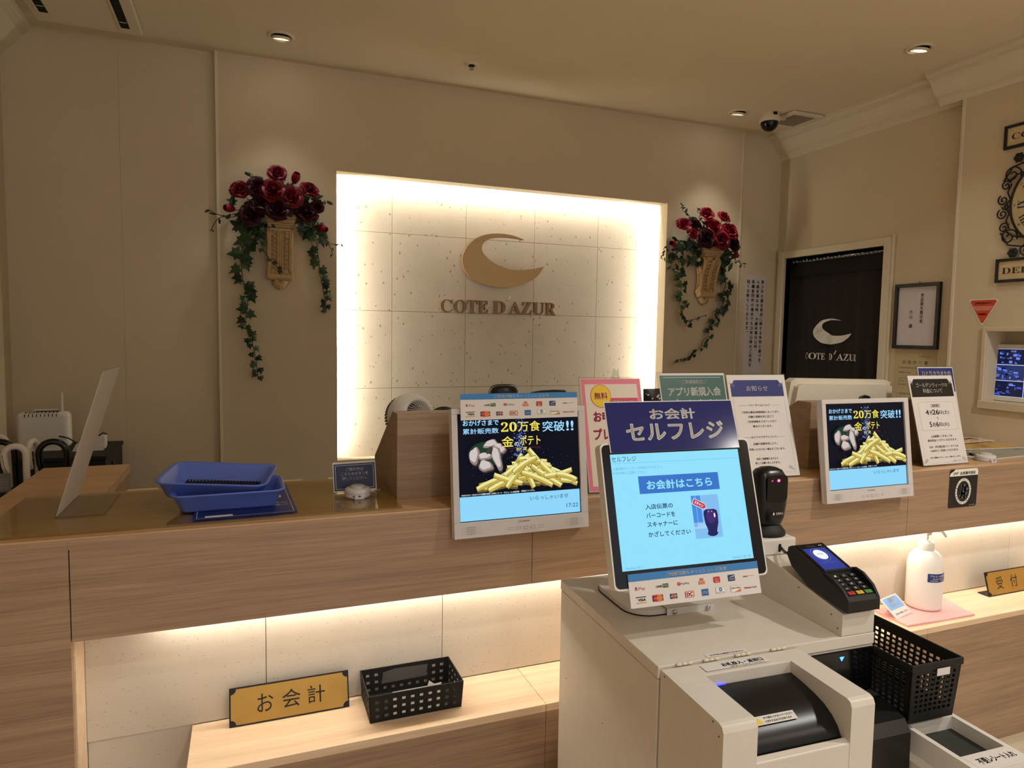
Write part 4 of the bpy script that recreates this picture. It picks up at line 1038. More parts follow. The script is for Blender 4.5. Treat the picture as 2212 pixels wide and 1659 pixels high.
b = MB(); b.rect(X(.035), X(.965), Y(.72), Y(.975), .0012, 0); b.text('ひとりカラオケの', X(.12), X(.90), Y(.885), Y(.945), .0015, 1, .02); b.text('料金について', X(.25), X(.75), Y(.80), Y(.86), .0015, 1, .02)
b.build('lettering', [mat('notice_navy', (40, 48, 116)), whiteink], t)
# clear leaflet holder beside it
t = thing('leaflet_holder', 'small clear empty acrylic holder between price notice and white call button', 'holder', M=board((2.532, 1.713, ZT), R(-12), R(12)))
b = MB(); b.box(-.016, .016, 0, .095, -.003, 0); b.box(-.016, .016, 0, .003, -.045, -.003); b.build('panel', acrylic, t, label='clear bent acrylic')
# menus lying on the right end of the counter
def menu(loc, rz, L, W, cols, label, th=.0025, rx=0, ry=0):
    t = thing('menu', label, 'menu', M=Matrix.Translation(loc) @ Matrix.Rotation(rz, 4, 'Z') @ Matrix.Rotation(rx, 4, 'X') @ Matrix.Rotation(ry, 4, 'Y'), group='menus on the right counter')
    b = MB(); b.box(-L / 2, L / 2, -W / 2, W / 2, 0, th); b.build('card', paper, t)
    b = MB(); rr = random.Random(len(label))
    b.rect(-L / 2 + .006, L / 2 - .006, -W / 2 + .006, W / 2 - .006, th + .0003, 0)
    for i in range(16):
        x = rr.uniform(-L / 2 + .03, L / 2 - .05); y = rr.uniform(-W / 2 + .03, W / 2 - .03); b.rect(x, x + rr.uniform(.02, .05), y, y + rr.uniform(.008, .02), th + .0005, rr.randint(1, len(cols) - 1))
    b.build('printed_face', cols, t)
    return t
mk = lambda n, c: mat('menu_' + n, c, rough=.3, var=.06)
menu((2.83, 1.865, ZT), R(4), .40, .28, [mk('grey_green', (150, 152, 136)), mk('pink', (206, 140, 134)), mk('green', (120, 140, 116)), mk('slate', (110, 112, 116))], 'grey-green laminated menu at the front of the right counter')
menu((2.86, 1.965, ZT + .004), R(-6), .36, .20, [mk('ochre', (204, 160, 84)), mk('brown', (132, 84, 40)), mk('amber', (222, 178, 96))], 'ochre menu card lying across the grey-green menu')
menu((2.88, 2.035, ZT + .010), R(3), .34, .10, [mk('cream', (222, 200, 160)), mk('orange', (214, 126, 62)), mk('red', (180, 70, 50)), mk('gold', (216, 170, 90))], 'cream and orange menu at the back near the wall')
menu((2.62, 1.79, ZT), R(10), .12, .09, [mk('white', (216, 212, 206)), mk('grey', (150, 150, 150)), mk('slate', (110, 112, 116))], 'small white price card beside the clear holder')
# round member sticker on the fascia
t = thing('membership_sticker', 'black member sticker with white oval emblem on the wooden fascia', 'sticker', M=board((2.368, 1.6448, 0.911), 0, 0))
b = MB(); b.rect(-.072, .072, 0, .138, .0005, 0, r=.008); b.build('sticker_face', mat('sticker_black', (14, 18, 26), rough=.25), t)
b = MB()
b.quad([(-.0715, .113, .0008), (.0715, .113, .0008), (.0715, .130, .0008), (.065, .1375, .0008), (-.046, .1375, .0008), (-.054, .131, .0008), (-.066, .126, .0008), (-.0715, .120, .0008)], 0)
b.text('JAF', -.056, -.030, .1165, .1275, .0011, 1, .02); b.text('会員優待施設', -.022, .058, .1165, .1285, .0011, 1, .015)
b.ellipse(0, .057, .040, .047, .0008, 0, 36, rin=.80)
for i, ch in enumerate('JAPANAUTOMOBILEFEDERATION'):
    a = R(118 - i * 13.6 - (8 if i > 4 else 0) - (8 if i > 14 else 0))
    b.text(ch, -.0022, .0022, -.0026, .0026, .0011, 1, .03, Matrix.Translation((.036 * math.cos(a), .057 + .0425 * math.sin(a), 0)) @ Matrix.Rotation(a - PI / 2, 4, 'Z'))
b.text('\U0001D471', -.022, .004, .030, .082, .0011, 0, .03); b.text('\U0001D468', -.014, .014, .032, .080, .0011, 0, .03); b.text('\U0001D46D', .000, .026, .034, .078, .0011, 0, .03)
b.text('jaf.or.jp', .036, .062, .004, .007, .0008, 0)
b.build('emblem', [whiteink, ink], t)

# ================================================================== on the lit ledge
LT = 0.547
brass = mat('brushed_brass', (190, 150, 74), rough=.38, metal=.5, var=.10, nscale=14)
def desk_sign(cx, yy, W, label, chars):
    t = thing('desk_sign', label, 'sign', M=board((cx, yy, LT + .001), 0, R(15.5)), group='brass desk signs')
    b = MB(); b.box(-W / 2, W / 2, 0, .0885, -.004, 0); b.T = Matrix.Rotation(R(15.5), 4, 'X'); b.box(-W / 2, W / 2, 0, .003, -.044, -.002); b.build('black_plate', black_p, t, bevel=.0006)
    w2, c = W / 2 - .0035, .012
    p = []
    for cx_, cy_, a0 in ((w2, .085, 180), (-w2, .085, 270), (-w2, .0035, 0), (w2, .0035, 90)):
        seq = [a0 + k * 15 for k in range(7)]
        p += [(cx_ + c * math.cos(R(a)), cy_ + c * math.sin(R(a))) for a in seq[::-1]]
    b = MB(); b.prism(p, 0.0, .0012, 'z'); b.build('brass_face', brass, t)
    b = MB()
    for s, x0, x1, y0, y1 in chars: b.text(s, x0, x1, y0, y1, .0016, 0, .0)
    b.build('lettering', ink, t)
desk_sign(.0919, 1.701, .2825, 'brass desk sign reading checkout, next to the small black basket', (('お', -.078, -.041, .024, .066), ('会', -.020, .023, .024, .066), ('計', .040, .082, .024, .066)))
desk_sign(2.718, 1.664, .2825, 'brass desk sign reading reception, beside the white pump bottle', (('受', -.092, -.054, .022, .066), ('付', -.012, .028, .022, .066)))

t = basket('paper_basket', 'small black square-holed basket holding a torn white paper note on ledge', Matrix.Translation((.3855, 1.673, LT)), .232, .130, .240, .140, .070, 10, 5, 3, .008, .006, .008, .0022, .42, 0)
note = thing('paper_note', 'torn handwritten white paper note tucked inside the small black basket', 'paper', M=Matrix.Translation((.3855, 1.6085, LT + .030)) @ Matrix.Rotation(R(-86), 4, 'X') @ Matrix.Rotation(R(180), 4, 'X'))
b = MB(); pts = [(-.072, -.022), (.058, -.024), (.060, .030), (.062, .046), (.044, .044), (.030, .056), (.026, .042), (-.060, .041), (-.064, .036), (-.072, .037)]
b.prism(pts, 0, .0006, 'z'); b.build('sheet', mat('torn_paper', (240, 238, 232), rough=.7), note)
b = MB(); b.T = Matrix.Translation((-.014, .0372, -.0004)); b.rect(-.048, .058, -.0050, .0050, 0, 1); b.text('不要レシート入れ', -.042, .052, -.0036, .0036, -.0004 + .0008, 0, .01); b.build('lettering', [ink, paper], note)
tp = MB(); tp.T = Matrix.Translation((.0, .0635, .028)) @ Matrix.Rotation(R(90), 4, 'X'); tp.quad([(-.065, 0, .0), (.055, .002, 0), (.06, .034, 0), (-.03, .036, 0), (-.06, .030, 0)]); tp.build('tape_patch', mat('grey_tape', (96, 94, 92), rough=.3), t)

# pink cloth, pump bottle and its little card
t = MB(); cl = [(2.040, 1.574), (2.352, 1.564), (2.392, 1.704), (2.046, 1.712)]
def clothf(u, v, z): 
    a = Vector(cl[0]).lerp(Vector(cl[1]), u); c_ = Vector(cl[3]).lerp(Vector(cl[2]), u); p = a.lerp(c_, v)
    return (p.x, p.y, z)
rr = random.Random(5)
b = MB()
b.grid(lambda u, v: clothf(u, v, LT + .0055 + .0012 * math.sin(u * 9 + v * 5)), 14, 8)
edge = [(u / 14, 0) for u in range(15)] + [(1, v / 8) for v in range(1, 9)] + [(1 - u / 14, 1) for u in range(1, 15)] + [(0, 1 - v / 8) for v in range(1, 8)]
vs = [clothf(u, v, LT) for u, v in edge] + [clothf(u, v, LT + .0055 + .0012 * math.sin(u * 9 + v * 5)) for u, v in edge]; n = len(edge)
b.add(vs, [(i, (i + 1) % n, n + (i + 1) % n, n + i) for i in range(n)]); b.add([clothf(u, v, LT) for u, v in edge], [tuple(range(n))[::-1]])
tag(b.build('cloth', mat('pink_cloth', (244, 184, 182), rough=.95, var=.04, bump=.3, bscale=900)), 'folded pink cloth under the white pump bottle', 'cloth')
BT = LT + .007
t = thing('pump_bottle', 'white alcohol pump bottle with navy label standing on the pink cloth', 'bottle', (2.243, 1.676, BT))
b = MB(); b.lathe([(.050, 0), (.0565, .004), (.0575, .012), (.0575, .150), (.056, .165), (.050, .184), (.039, .199), (.030, .205), (.024, .207)], 40); b.build('bottle_body', mat('milky_plastic', (246, 240, 232), rough=.35, var=.02), t)
b = MB(); b.lathe([(.0245, .205), (.0255, .206), (.0255, .232), (.024, .234), (.012, .236), (.012, .242)], 32); b.build('cap', white_p, t)
b = MB(); b.tube([(0, 0, .240), (0, 0, .262)], .0055, 12); b.rbox(-.012, .012, -.011, .011, .258, .274, .004); b.tube([(.0, 0, .269), (.03, -.002, .272), (.066, -.006, .268), (.086, -.008, .246)], [.0065, .006, .005, .0042], 12); b.build('pump_nozzle', white_p, t)
b = MB()
def cyl_lab(u, v, r_): a = R(-134 + 76 * u); return (r_ * math.cos(a), r_ * math.sin(a), .106 + .030 * v)
b.grid(lambda u, v: cyl_lab(u, v, .0580), 14, 1)
lb = b.build('label', mat('label_navy', (32, 52, 128), rough=.35), t)
b = MB()
for s, u0, u1, v0, v1 in (('アルコール消毒液', .1, .92, .60, .86), ('Alcohol Sanitizer', .2, .85, .36, .50), ('手指消毒用', .12, .45, .12, .26), ('500mL', .60, .9, .12, .26)):
    vs, fs = glyphs(s, .015); x1 = max(v.x for v in vs); x0 = min(v.x for v in vs); y1 = max(v.y for v in vs); y0 = min(v.y for v in vs)
    b.add([cyl_lab(u0 + (v.x - x0) / (x1 - x0) * (u1 - u0), v0 + (v.y - y0) / (y1 - y0) * (v1 - v0), .0584) for v in vs], fs)
b.build('lettering', whiteink, lb)
t = thing('table_card', 'small white and pale blue alcohol card leaning before the pump bottle', 'sign', M=board((2.101, 1.634, BT), R(13), R(51)))
b = MB(); b.box(-.0545, .0545, 0, .0770, -.0015, 0); b.build('card', paper, t)
b = MB(); b.rect(-.046, .046, .030, .072, .0005, 0); b.text('消毒用', -.019, .021, .053, .066, .0008, 1, .01); b.text('アルコール', -.030, .032, .036, .049, .0008, 1, .02); b.text('ご自由にお使いください', -.042, .044, .010, .017, .0005, 2, .01); b.frame(-.051, .051, .003, .074, .0004, .0005, 2); b.build('lettering', [mat('card_blue', (122, 168, 224), rough=.4), whiteink, c_mid], t)
b = MB(); b.T = Matrix.Rotation(R(51), 4, 'X'); b.box(-.02, .02, 0, .050, -.050, -.047); b.build('foot', acrylic, t)
# ================================================================== back wall: logo, wall flowers
gold_m = mat('satin_gold', (186, 158, 116), rough=.34, metal=.5, var=.03)
gold_s = mat('gold_edge', (150, 116, 78), rough=.5, metal=.3)
letter_m = mat('letter_bronze', (150, 118, 86), rough=.42, metal=.35)
CRES = [(0.131, 0.117), (0.06, 0.137), (-0.033, 0.141), (-0.119, 0.122), (-0.185, 0.076), (-0.22, 0.011), (-0.215, -0.048), (-0.179, -0.097), (-0.111, -0.132), (-0.019, -0.147), (0.065, -0.142), (0.15, -0.117), (0.216, -0.075), (0.252, -0.023), (0.177, -0.041), (0.091, -0.05), (0.016, -0.041), (-0.058, -0.01), (-0.104, 0.03), (-0.114, 0.063), (-0.096, 0.094), (-0.051, 0.116), (0.014, 0.124), (0.079, 0.122)]
def smooth(seg, k=5):
    o = []
    n = len(seg)
    for i in range(n - 1):
        p0, p1, p2, p3 = seg[max(i - 1, 0)], seg[i], seg[i + 1], seg[min(i + 2, n - 1)]
        for j in range(k):
            t = j / k
            o.append(tuple(.5 * ((2 * p1[a]) + (-p0[a] + p2[a]) * t + (2 * p0[a] - 5 * p1[a] + 4 * p2[a] - p3[a]) * t * t + (-p0[a] + 3 * p1[a] - 3 * p2[a] + p3[a]) * t ** 3) for a in (0, 1)))
    return o + [seg[-1]]
CR = smooth(CRES[:14]) + smooth(CRES[13:] + [CRES[0]])[1:-1]
t = thing('logo_emblem', 'large satin gold crescent emblem standing off the stone niche', 'emblem', M=board((1.300, 3.548, 1.900)))
b = MB(); nC = len(CR)
a_ = sum(CR[i][0] * CR[(i + 1) % nC][1] - CR[(i + 1) % nC][0] * CR[i][1] for i in range(nC))
cc = CR if a_ > 0 else CR[::-1]
b.add([(x, y, .028) for x, y in cc], [tuple(range(nC))], 0); b.add([(x, y, .004) for x, y in cc], [tuple(range(nC))[::-1]], 1)
b.add([(x, y, .004) for x, y in cc] + [(x, y, .028) for x, y in cc], [(i, (i + 1) % nC, nC + (i + 1) % nC, nC + i) for i in range(nC)], 1, True)
b.build('crescent', [gold_m, gold_s], t)
b = MB()
for x, y in ((-.17, 0), (.05, -.10), (-.05, .125)): b.cyl(.004, -.012, .004, 8, 0, Matrix.Translation((x, y, 0)))
b.build('stud', gold_s, t)
t = thing('logo_lettering', 'raised bronze letters of the shop name on stone below the crescent emblem', 'lettering', M=board((1.300, 3.553, 1.6435)))
bx = {'C': (-.338, -.268), 'O': (-.262, -.190), 'T': (-.188, -.128), 'E': (-.124, -.068), 'D': (-.040, .034), "'": (.046, .068), 'A': (.055, .128), 'Z': (.132, .190), 'U': (.196, .268), 'R': (.272, .338)}
for ch in "COTED'AZUR":
    x0, x1 = bx[ch]
    b = MB()
    if ch == "'":
        b.prism([(.050, .038), (.055, .035), (.072, .064), (.064, .067)], .0, .018, 'z')
    else:
        s = chr(0x1D400 + ord(ch) - 65)
        b.text(s, x0, x1, -.034, .035, 0.0, 0, 0, depth=.018)
    b.build('letter', letter_m if ch != "'" else trim_m, t)

# corbels
plaster = mat('gilded_plaster', (200, 168, 120), rough=.42, var=.10, nscale=60, bump=.2, bscale=260)
def corbel(cx, label):
    t = thing('corbel_sconce', label, 'wall bracket', (cx, YB, 1.690), group='plaster wall corbels')
    b = MB()
    for z0, z1, hw, d in ((.318, .338, .070, .115), (.300, .318, .064, .108), (.290, .300, .058, .100), (.280, .290, .055, .094)):
        b.rbox(-hw, hw, -d, 0, z0, z1, .004)
    b.build('abacus', plaster, t)
    # scrolled body: side profile swept across its width
    prof = smooth([(0, .280), (-.085, .280), (-.092, .262), (-.088, .240), (-.074, .216), (-.062, .185), (-.054, .150), (-.048, .115), (-.046, .085), (-.050, .066), (-.044, .050), (-.030, .044), (0, .044)], 3)
    b = MB(); b.prism(prof, -.046, .046, 'x', smooth=True); b.build('body', plaster, t)
    b = MB()
    for s in (-1, 1):   # side volutes
        for (cy, cz, r0) in ((-.058, .243, .036), (-.034, .070, .022)):
            pts = []
            for k in range(34):
                a = k * .42; r_ = r0 * (1 - k / 38)
                pts.append((s * .0510, cy + r_ * math.cos(a), cz + r_ * math.sin(a)))
            b.tube(pts, [.0100 * (1 - k / 60) for k in range(34)], 7)
        b.tube([(s * .049, -.086, .235), (s * .050, -.070, .20), (s * .050, -.056, .15), (s * .049, -.048, .10), (s * .049, -.048, .07)], .0085, 8)
        b.tube([(s * .048, -.010, .262), (s * .049, -.014, .21), (s * .049, -.024, .16), (s * .049, -.030, .11)], .006, 8)
        for k in range(6): b.ball((s * .047, -.030 + .004 * k, .190 - k * .020), (.008, .011 - .001 * k, .0085), 8)
    b.build('volute', plaster, t)
    b = MB()
    def py(z):   # front of the body at height z
        q = [p for p in prof if p[0] < -.03]
        return min(q, key=lambda p: abs(p[1] - z))[0]
    for x in (-.010, 0.0, .010): b.tube([(x * (1.0 if x else 1), py(z) - .006, z) for z in (.262, .24, .215, .19, .16, .13, .10, .082)], [.0052, .0056, .0056, .0056, .0054, .005, .0045, .0035], 7)
    for s in (-1, 1):
        for i in range(9):
            z = .258 - i * .0195; k = 1 - .03 * i
            b.ball((s * .027, py(z) - .002, z), (.0120 * k, .011, .0078 * k), 10, T=None)
            b.tube([(s * .015, py(z) - .006, z - .009), (s * .027, py(z) - .014, z + .004), (s * .038, py(z) - .006, z - .003)], [.003, .0042, .002], 6)
        b.tube([(s * .0425, py(z) - .004, z) for z in (.265, .23, .19, .15, .11, .082)], .0048, 7)
    b.build('leaf_carving', plaster, t)
    b = MB(); b.tube([(-.060, -.038, .062), (-.056, -.038, .062), (-.050, -.038, .062), (-.030, -.040, .062), (0, -.041, .062), (.030, -.040, .062), (.050, -.038, .062), (.056, -.038, .062), (.060, -.038, .062)], [.012, .018, .020, .017, .014, .017, .020, .018, .012], 14)
    b.build('scroll_roll', plaster, t)
    b = MB()
    for i in range(9):
        a = R(-70 + i * 17.5); L = .040 - .010 * abs(i - 4) / 4
        b.tube([(0, -.016, .046), (math.sin(a) * L * .6, -.026, .046 - math.cos(a) * L * .62), (math.sin(a) * L, -.018, .046 - math.cos(a) * L), (math.sin(a) * L * 1.1, -.006, .046 - math.cos(a) * L * 1.08)], [.004, .0075, .0065, .003], 8)
    b.ball((0, -.008, .036), (.038, .010, .022), 14); b.build('shell', plaster, t)
    return t
corbel(.150, 'gilded plaster corbel under the flowers between plain wall and stone niche')
corbel(2.552, 'gilded plaster corbel under the flowers beside the vertical wall notice')

# roses and ivy
rose_mats = [mat('rose_crimson', (104, 10, 26), rough=.5, spec=.3, var=.10, nscale=50), mat('rose_wine', (52, 8, 22), rough=.5, spec=.3, var=.10, nscale=50), mat('rose_bright', (134, 14, 34), rough=.48, spec=.3, var=.10, nscale=50)]
leaf_mats = [mat('ivy_dark', (30, 54, 32), rough=.45, var=.15, nscale=40), mat('ivy_mid', (52, 82, 44), rough=.45, var=.15, nscale=40), mat('stem_green', (44, 50, 28), rough=.6)]
def rose_mesh(mi, seed):
    rnd = random.Random(seed); b = MB()
    layers = ((3, .004, .011, .026, .0), (4, .007, .018, .026, .002), (5, .010, .026, .023, .006), (5, .012, .036, .018, .010), (6, .012, .044, .010, .012))
    for li, (n, r0, r1, h, curl) in enumerate(layers):
        for k in range(n):
            a0 = 2 * PI * (k + .37 * li) / n + rnd.uniform(-.15, .15); span = 2 * PI / n * 1.35
            hh = h * rnd.uniform(.88, 1.12); rr_ = r1 * rnd.uniform(.92, 1.08)
            def f(u, v, a0=a0, span=span, hh=hh, rr_=rr_, r0=r0, curl=curl):
                e = 1 - (2 * u - 1) ** 2
                a = a0 + (u - .5) * span * (1 - .35 * v * v)
                r_ = r0 + (rr_ - r0) * v ** 1.5 + (1 - e) * .002
                z = -.012 + (hh + .012) * (v ** .75) * (.80 + .20 * e) - curl * max(0, v - .75) * 4 * .6
                return (r_ * math.cos(a), r_ * math.sin(a), z)
            b.grid(f, 5, 5, 0)
    b.ball((0, 0, .004), (.010, .010, .016), 8)
    me_o = b.build('rose', rose_mats[mi]); me = me_o.data; bpy.data.objects.remove(me_o)
    return me
def bud_mesh():
    b = MB()
    for k in range(4):
        a0 = k * PI / 2
        b.grid(lambda u, v, a0=a0: ((.002 + .015 * math.sin(PI * (.15 + .62 * v))) * math.cos(a0 + (u - .5) * 2.3), (.002 + .015 * math.sin(PI * (.15 + .62 * v))) * math.sin(a0 + (u - .5) * 2.3), -.012 + .045 * v), 5, 5, 0)
    for k in range(5):
        a = k * 1.257; b.add([(.006 * math.cos(a - .5), .006 * math.sin(a - .5), -.014), (.006 * math.cos(a + .5), .006 * math.sin(a + .5), -.014), (.018 * math.cos(a), .018 * math.sin(a), .010)], [(0, 1, 2)], 1)
    o = b.build('rose_bud', [rose_mats[2], leaf_mats[1]]); me = o.data; bpy.data.objects.remove(o)
    return me
rose_me = [rose_mesh(0, 1), rose_mesh(1, 2), rose_mesh(2, 3)]; bud_me = bud_mesh()
IVY = [(0, -.50), (.16, -.34), (.50, -.36), (.34, -.08), (.46, .12), (.20, .12), (0, .55), (-.20, .12), (-.46, .12), (-.34, -.08), (-.50, -.36), (-.16, -.34)]
OVAL = [(0, -.5), (.16, -.25), (.22, .02), (.13, .3), (0, .5), (-.13, .3), (-.22, .02), (-.16, -.25)]
def leaf(b, p, size, d, rnd, shape, mi):
    """d: direction of the tip (in the wall plane), leaf faces out of the wall"""
    a = math.atan2(d[0], d[1]) + rnd.uniform(-.7, .7)
    M = Matrix.Translation(p) @ Matrix.Rotation(rnd.uniform(-.5, .5), 4, 'X') @ Matrix.Rotation(rnd.uniform(-.6, .6), 4, 'Z') @ Matrix.Rotation(a, 4, 'Y')
    vs = [(x * size, -.10 * size * (1 - 1.6 * abs(x)) + rnd.uniform(-.03, .03) * size, y * size) for x, y in shape]
    c = (0, -.14 * size, -.05 * size)
    n = len(vs)
    b.add(vs + [c], [(i, n, (i + 1) % n) for i in range(n)], mi, False, M)
def vine(root, name, path, yoff, seed, size, step, shape=IVY, taper=.6, thin=.0018):
    rnd = random.Random(seed); b = MB()
    p2 = smooth(path, 8)
    pts = [(x, -yoff + .012 * math.sin(i * .9 + seed), z) for i, (x, z) in enumerate(p2)]
    b.tube(pts, thin, 5, 2)
    L = [0]
    for i in range(1, len(pts)): L.append(L[-1] + (Vector(pts[i]) - Vector(pts[i - 1])).length)
    s = step * .5
    while s < L[-1]:
        i = next(k for k in range(len(L)) if L[k] >= s)
        f = s / L[-1]; d = Vector(pts[i]) - Vector(pts[i - 1])
        side = rnd.choice((-1, 1)); sz = size * (1 - taper * f) * rnd.uniform(.8, 1.2)
        dd = (d.x / (d.length + 1e-9) + side * rnd.uniform(.3, 1.1), d.z / (d.length + 1e-9) - .3)
        pp = (pts[i][0] + side * sz * .42, pts[i][1] - rnd.uniform(.004, .02), pts[i][2] - sz * .15)
        leaf(b, pp, sz, dd, rnd, shape, 0 if rnd.random() < .62 else 1)
        s += step * (1 - taper * .5 * f) * rnd.uniform(.7, 1.3)
    return b.build(name, leaf_mats, root)
def bouquet(ox, oz, roses, buds, vines, label, seed):
    t = thing('rose_arrangement', label, 'flower arrangement', (ox, YB, oz), group='wall rose arrangements')
    rnd = random.Random(seed)
    def put(me, nm, x, z, s, y, tiltx, tiltz):
        o = bpy.data.objects.new(nm, me); COL.objects.link(o); o.parent = t
        o.matrix_local = Matrix.Translation((x, y, z)) @ Matrix.Rotation(tiltz, 4, 'Y') @ Matrix.Rotation(R(90) + tiltx, 4, 'X') @ Matrix.Rotation(rnd.uniform(0, 6), 4, 'Z') @ Matrix.Diagonal((s, s, s, 1))
    for i, (x, z, s, mi) in enumerate(roses):
        put(rose_me[mi], 'rose', x, z, s * (1.22 if ox < 1 else 1.32), -.105 - .045 * max(0, 1 - abs(x) * 6) + .03 * (z > .12), -.35 + rnd.uniform(-.25, .25) + 1.4 * min(0, .07 - z), x * 3.0)
    for x, z, s, az in buds:
        put(bud_me, 'rose_bud', x, z, s * 1.35, -.085, -.9, az)
    for nm, path, yo, sd, sz, st, shp, tp in vines: vine(t, nm, path, yo, sd, sz, st, shp, tp)
    # leafy cushion the flowers are set in
    b = MB()
    for i in range(110):
        x = rnd.gauss(0, .095); z = rnd.uniform(-.06, .15) - abs(x) * .25
        leaf(b, (x, -.03 - rnd.uniform(0, .06), z), rnd.uniform(.04, .07), (x * 3 + rnd.uniform(-.5, .5), rnd.uniform(-.6, 1)), rnd, OVAL if i % 3 else IVY, 0 if i % 4 else 1)
    for x, z, s, mi in roses: b.tube([(x * .25, -.055, .0), (x * .7, -.06, z * .5), (x, -.09, z - .01)], .0018, 5, 2)
    for x, z, s, az in buds: b.tube([(x * .4, -.06, .0), (x * .8, -.07, z * .8), (x, -.085, z - .005)], .0014, 5, 2)
    b.build('foliage', leaf_mats, t)
    return t
bouquet(.15, 2.027, [(-.031, .096, 1.1, 0), (.045, .075, 1.05, 0), (-.012, .016, 1.15, 1), (-.075, .040, 1.0, 1), (-.125, -.012, 1.0, 1), (-.095, .108, .9, 1), (-.168, .094, .85, 0), (-.012, .178, .85, 0), (.128, .118, .85, 0), (.110, .012, 1.05, 1), (.165, .045, .6, 1)],
        [(.178, -.045, .8, 2.0), (-.205, .012, .8, -1.6), (.066, .162, .85, .3), (-.02, .190, .5, .2)],
        [('ivy_vine', [(-.11, .0), (-.12, -.086), (-.166, -.171), (-.163, -.295), (-.143, -.397), (-.154, -.502), (-.126, -.585), (-.107, -.69), (-.102, -.758)], .04, 11, .072, .026, IVY, .62),
         ('ivy_vine', [(.11, .0), (.151, -.026), (.171, -.152), (.181, -.258), (.202, -.365), (.208, -.425)], .035, 12, .060, .027, IVY, .5),
         ('ivy_vine', [(-.08, .0), (-.091, -.105), (-.062, -.186), (.011, -.266)], .11, 13, .034, .045, IVY, .4),
         ('leaf_spray', [(-.08, .0), (-.129, .005), (-.225, -.023), (-.301, .003)], .06, 14, .030, .022, OVAL, .2),
         ('leaf_spray', [(-.15, .0), (-.253, -.027), (-.297, -.091)], .06, 15, .030, .05, OVAL, .3),
         ('leaf_spray', [(.12, -.01), (.172, -.056), (.217, -.106), (.272, -.115)], .05, 16, .026, .035, OVAL, .2),
         ('leaf_spray', [(.14, -.03), (.18, -.07), (.217, -.106), (.238, -.165)], .05, 17, .024, .03, OVAL, .2),
         ('leaf_spray', [(.11, .03), (.16, .07), (.215, .075)], .07, 18, .040, .022, OVAL, .2),
         ('leaf_spray', [(-.06, .1), (-.10, .15), (-.13, .185)], .06, 19, .034, .022, OVAL, .2)],
        'dark red rose arrangement with long trailing ivy, over corbel nearest left wall', 5)
bouquet(2.552, 2.005, [(-.066, .205, .85, 2), (.054, .193, .8, 2), (-.200, .139, .8, 2), (-.139, .130, .95, 1), (-.021, .128, 1.0, 2), (.080, .112, 1.05, 2), (-.083, .062, 1.05, 1), (.009, .052, 1.05, 0), (.114, .044, .95, 1), (-.155, .085, .6, 2)],
        [(-.273, .018, .85, -1.4), (.158, -.016, .6, 2.0)],
        [('ivy_vine', [(-.13, .03), (-.205, .02), (-.214, -.066), (-.190, -.215), (-.168, -.347), (-.139, -.44)], .045, 21, .066, .026, IVY, .5),
         ('ivy_vine', [(.11, .02), (.148, .002), (.131, -.202), (.119, -.312), (.073, -.4), (.036, -.463), (-.006, -.537), (-.088, -.614), (-.202, -.652)], .035, 22, .070, .030, IVY, .72),
         ('leaf_spray', [(-.129, -.418), (-.059, -.398), (.016, -.374)], .02, 23, .018, .030, OVAL, .2),
         ('leaf_spray', [(.12, .01), (.148, .002), (.200, -.036), (.247, -.077)], .05, 24, .034, .022, OVAL, .2),
         ('leaf_spray', [(-.121, .157), (-.187, .217), (-.208, .26)], .06, 25, .036, .028, OVAL, .1),
         ('leaf_spray', [(-.15, .04), (-.243, .044), (-.310, -.007), (-.320, -.064)], .05, 26, .032, .022, OVAL, .2),
         ('leaf_spray', [(-.16, .02), (-.25, .0), (-.27, -.07), (-.26, -.13)], .06, 27, .045, .022, OVAL, .2),
         ('leaf_spray', [(-.05, .15), (-.085, .20), (-.09, .24)], .06, 28, .030, .025, OVAL, .1)],
        'bright red rose arrangement with curling ivy, over corbel beside the vertical notice', 9)
# ================================================================== right wall
t = thing('door_curtain', 'black split doorway curtain printed with white crescent and letters', 'curtain', M=board((3.185, 3.03, 0.18), R(-90)))
cloth_b = mat('black_curtain', (30, 25, 24), rough=.95, var=.12, nscale=14, bump=.2, bscale=500)
def cy(x, z):   # fold depth of the hanging cloth
    k = min(1, max(0, (1.80 - z) / .6)) * .6 + .4
    return .010 * k * math.sin(x * 34 + .8) + .006 * math.sin(x * 71 + z * .7) * k + .004 * math.sin(x * 19 - z * 2)
for x0, x1 in ((-.353, -.008), (-.010, .350)):
    b = MB(); b.grid(lambda u, v, x0=x0, x1=x1: (x0 + (x1 - x0) * u, 1.775 * v, cy(x0 + (x1 - x0) * u, 1.775 * v) + (.004 if x0 > -.1 else 0)), 60, 14)
    b.grid(lambda u, v, x0=x0, x1=x1: (x0 + (x1 - x0) * u, 1.775 * v, cy(x0 + (x1 - x0) * u, 1.775 * v) + (.004 if x0 > -.1 else 0) - .002), 60, 14, flip=True)
    b.build('curtain_panel', cloth_b, t)
b = MB(); b.box(-.353, .350, 1.70, 1.785, .012, .016); b.build('top_band', mat('black_band', (12, 11, 12), rough=.9), t)
b = MB(); b.tube([(-.355, 1.797, 0), (.352, 1.797, 0)], .008, 10)
b.build('curtain_rod', steel, t)
b = MB()
for i in range(26): 
    x = -.34 + i * .027; b.tube([(x, 1.775, .004), (x + .010, 1.797 + .004 * math.sin(i * 2.1), .012), (x + .020, 1.780, .004)], .004, 6)
b.build('gathered_header', mat('white_gather', (196, 196, 198), rough=.6), t)
pr = mat('curtain_print', (222, 216, 206), rough=.9, var=.05)
b = MB()
def on(x, y): return (x, y, cy(x, y) + .0085)
sx, sy, ox, oy = .262 / .472, .150 / .288, -.018, 1.545 - .18
crv = [(ox + x * sx, oy + y * sy) for x, y in cc]
bm = bmesh.new(); vs_ = [bm.verts.new((x, y, 0)) for x, y in crv]; bm.faces.new(vs_).normal_update()
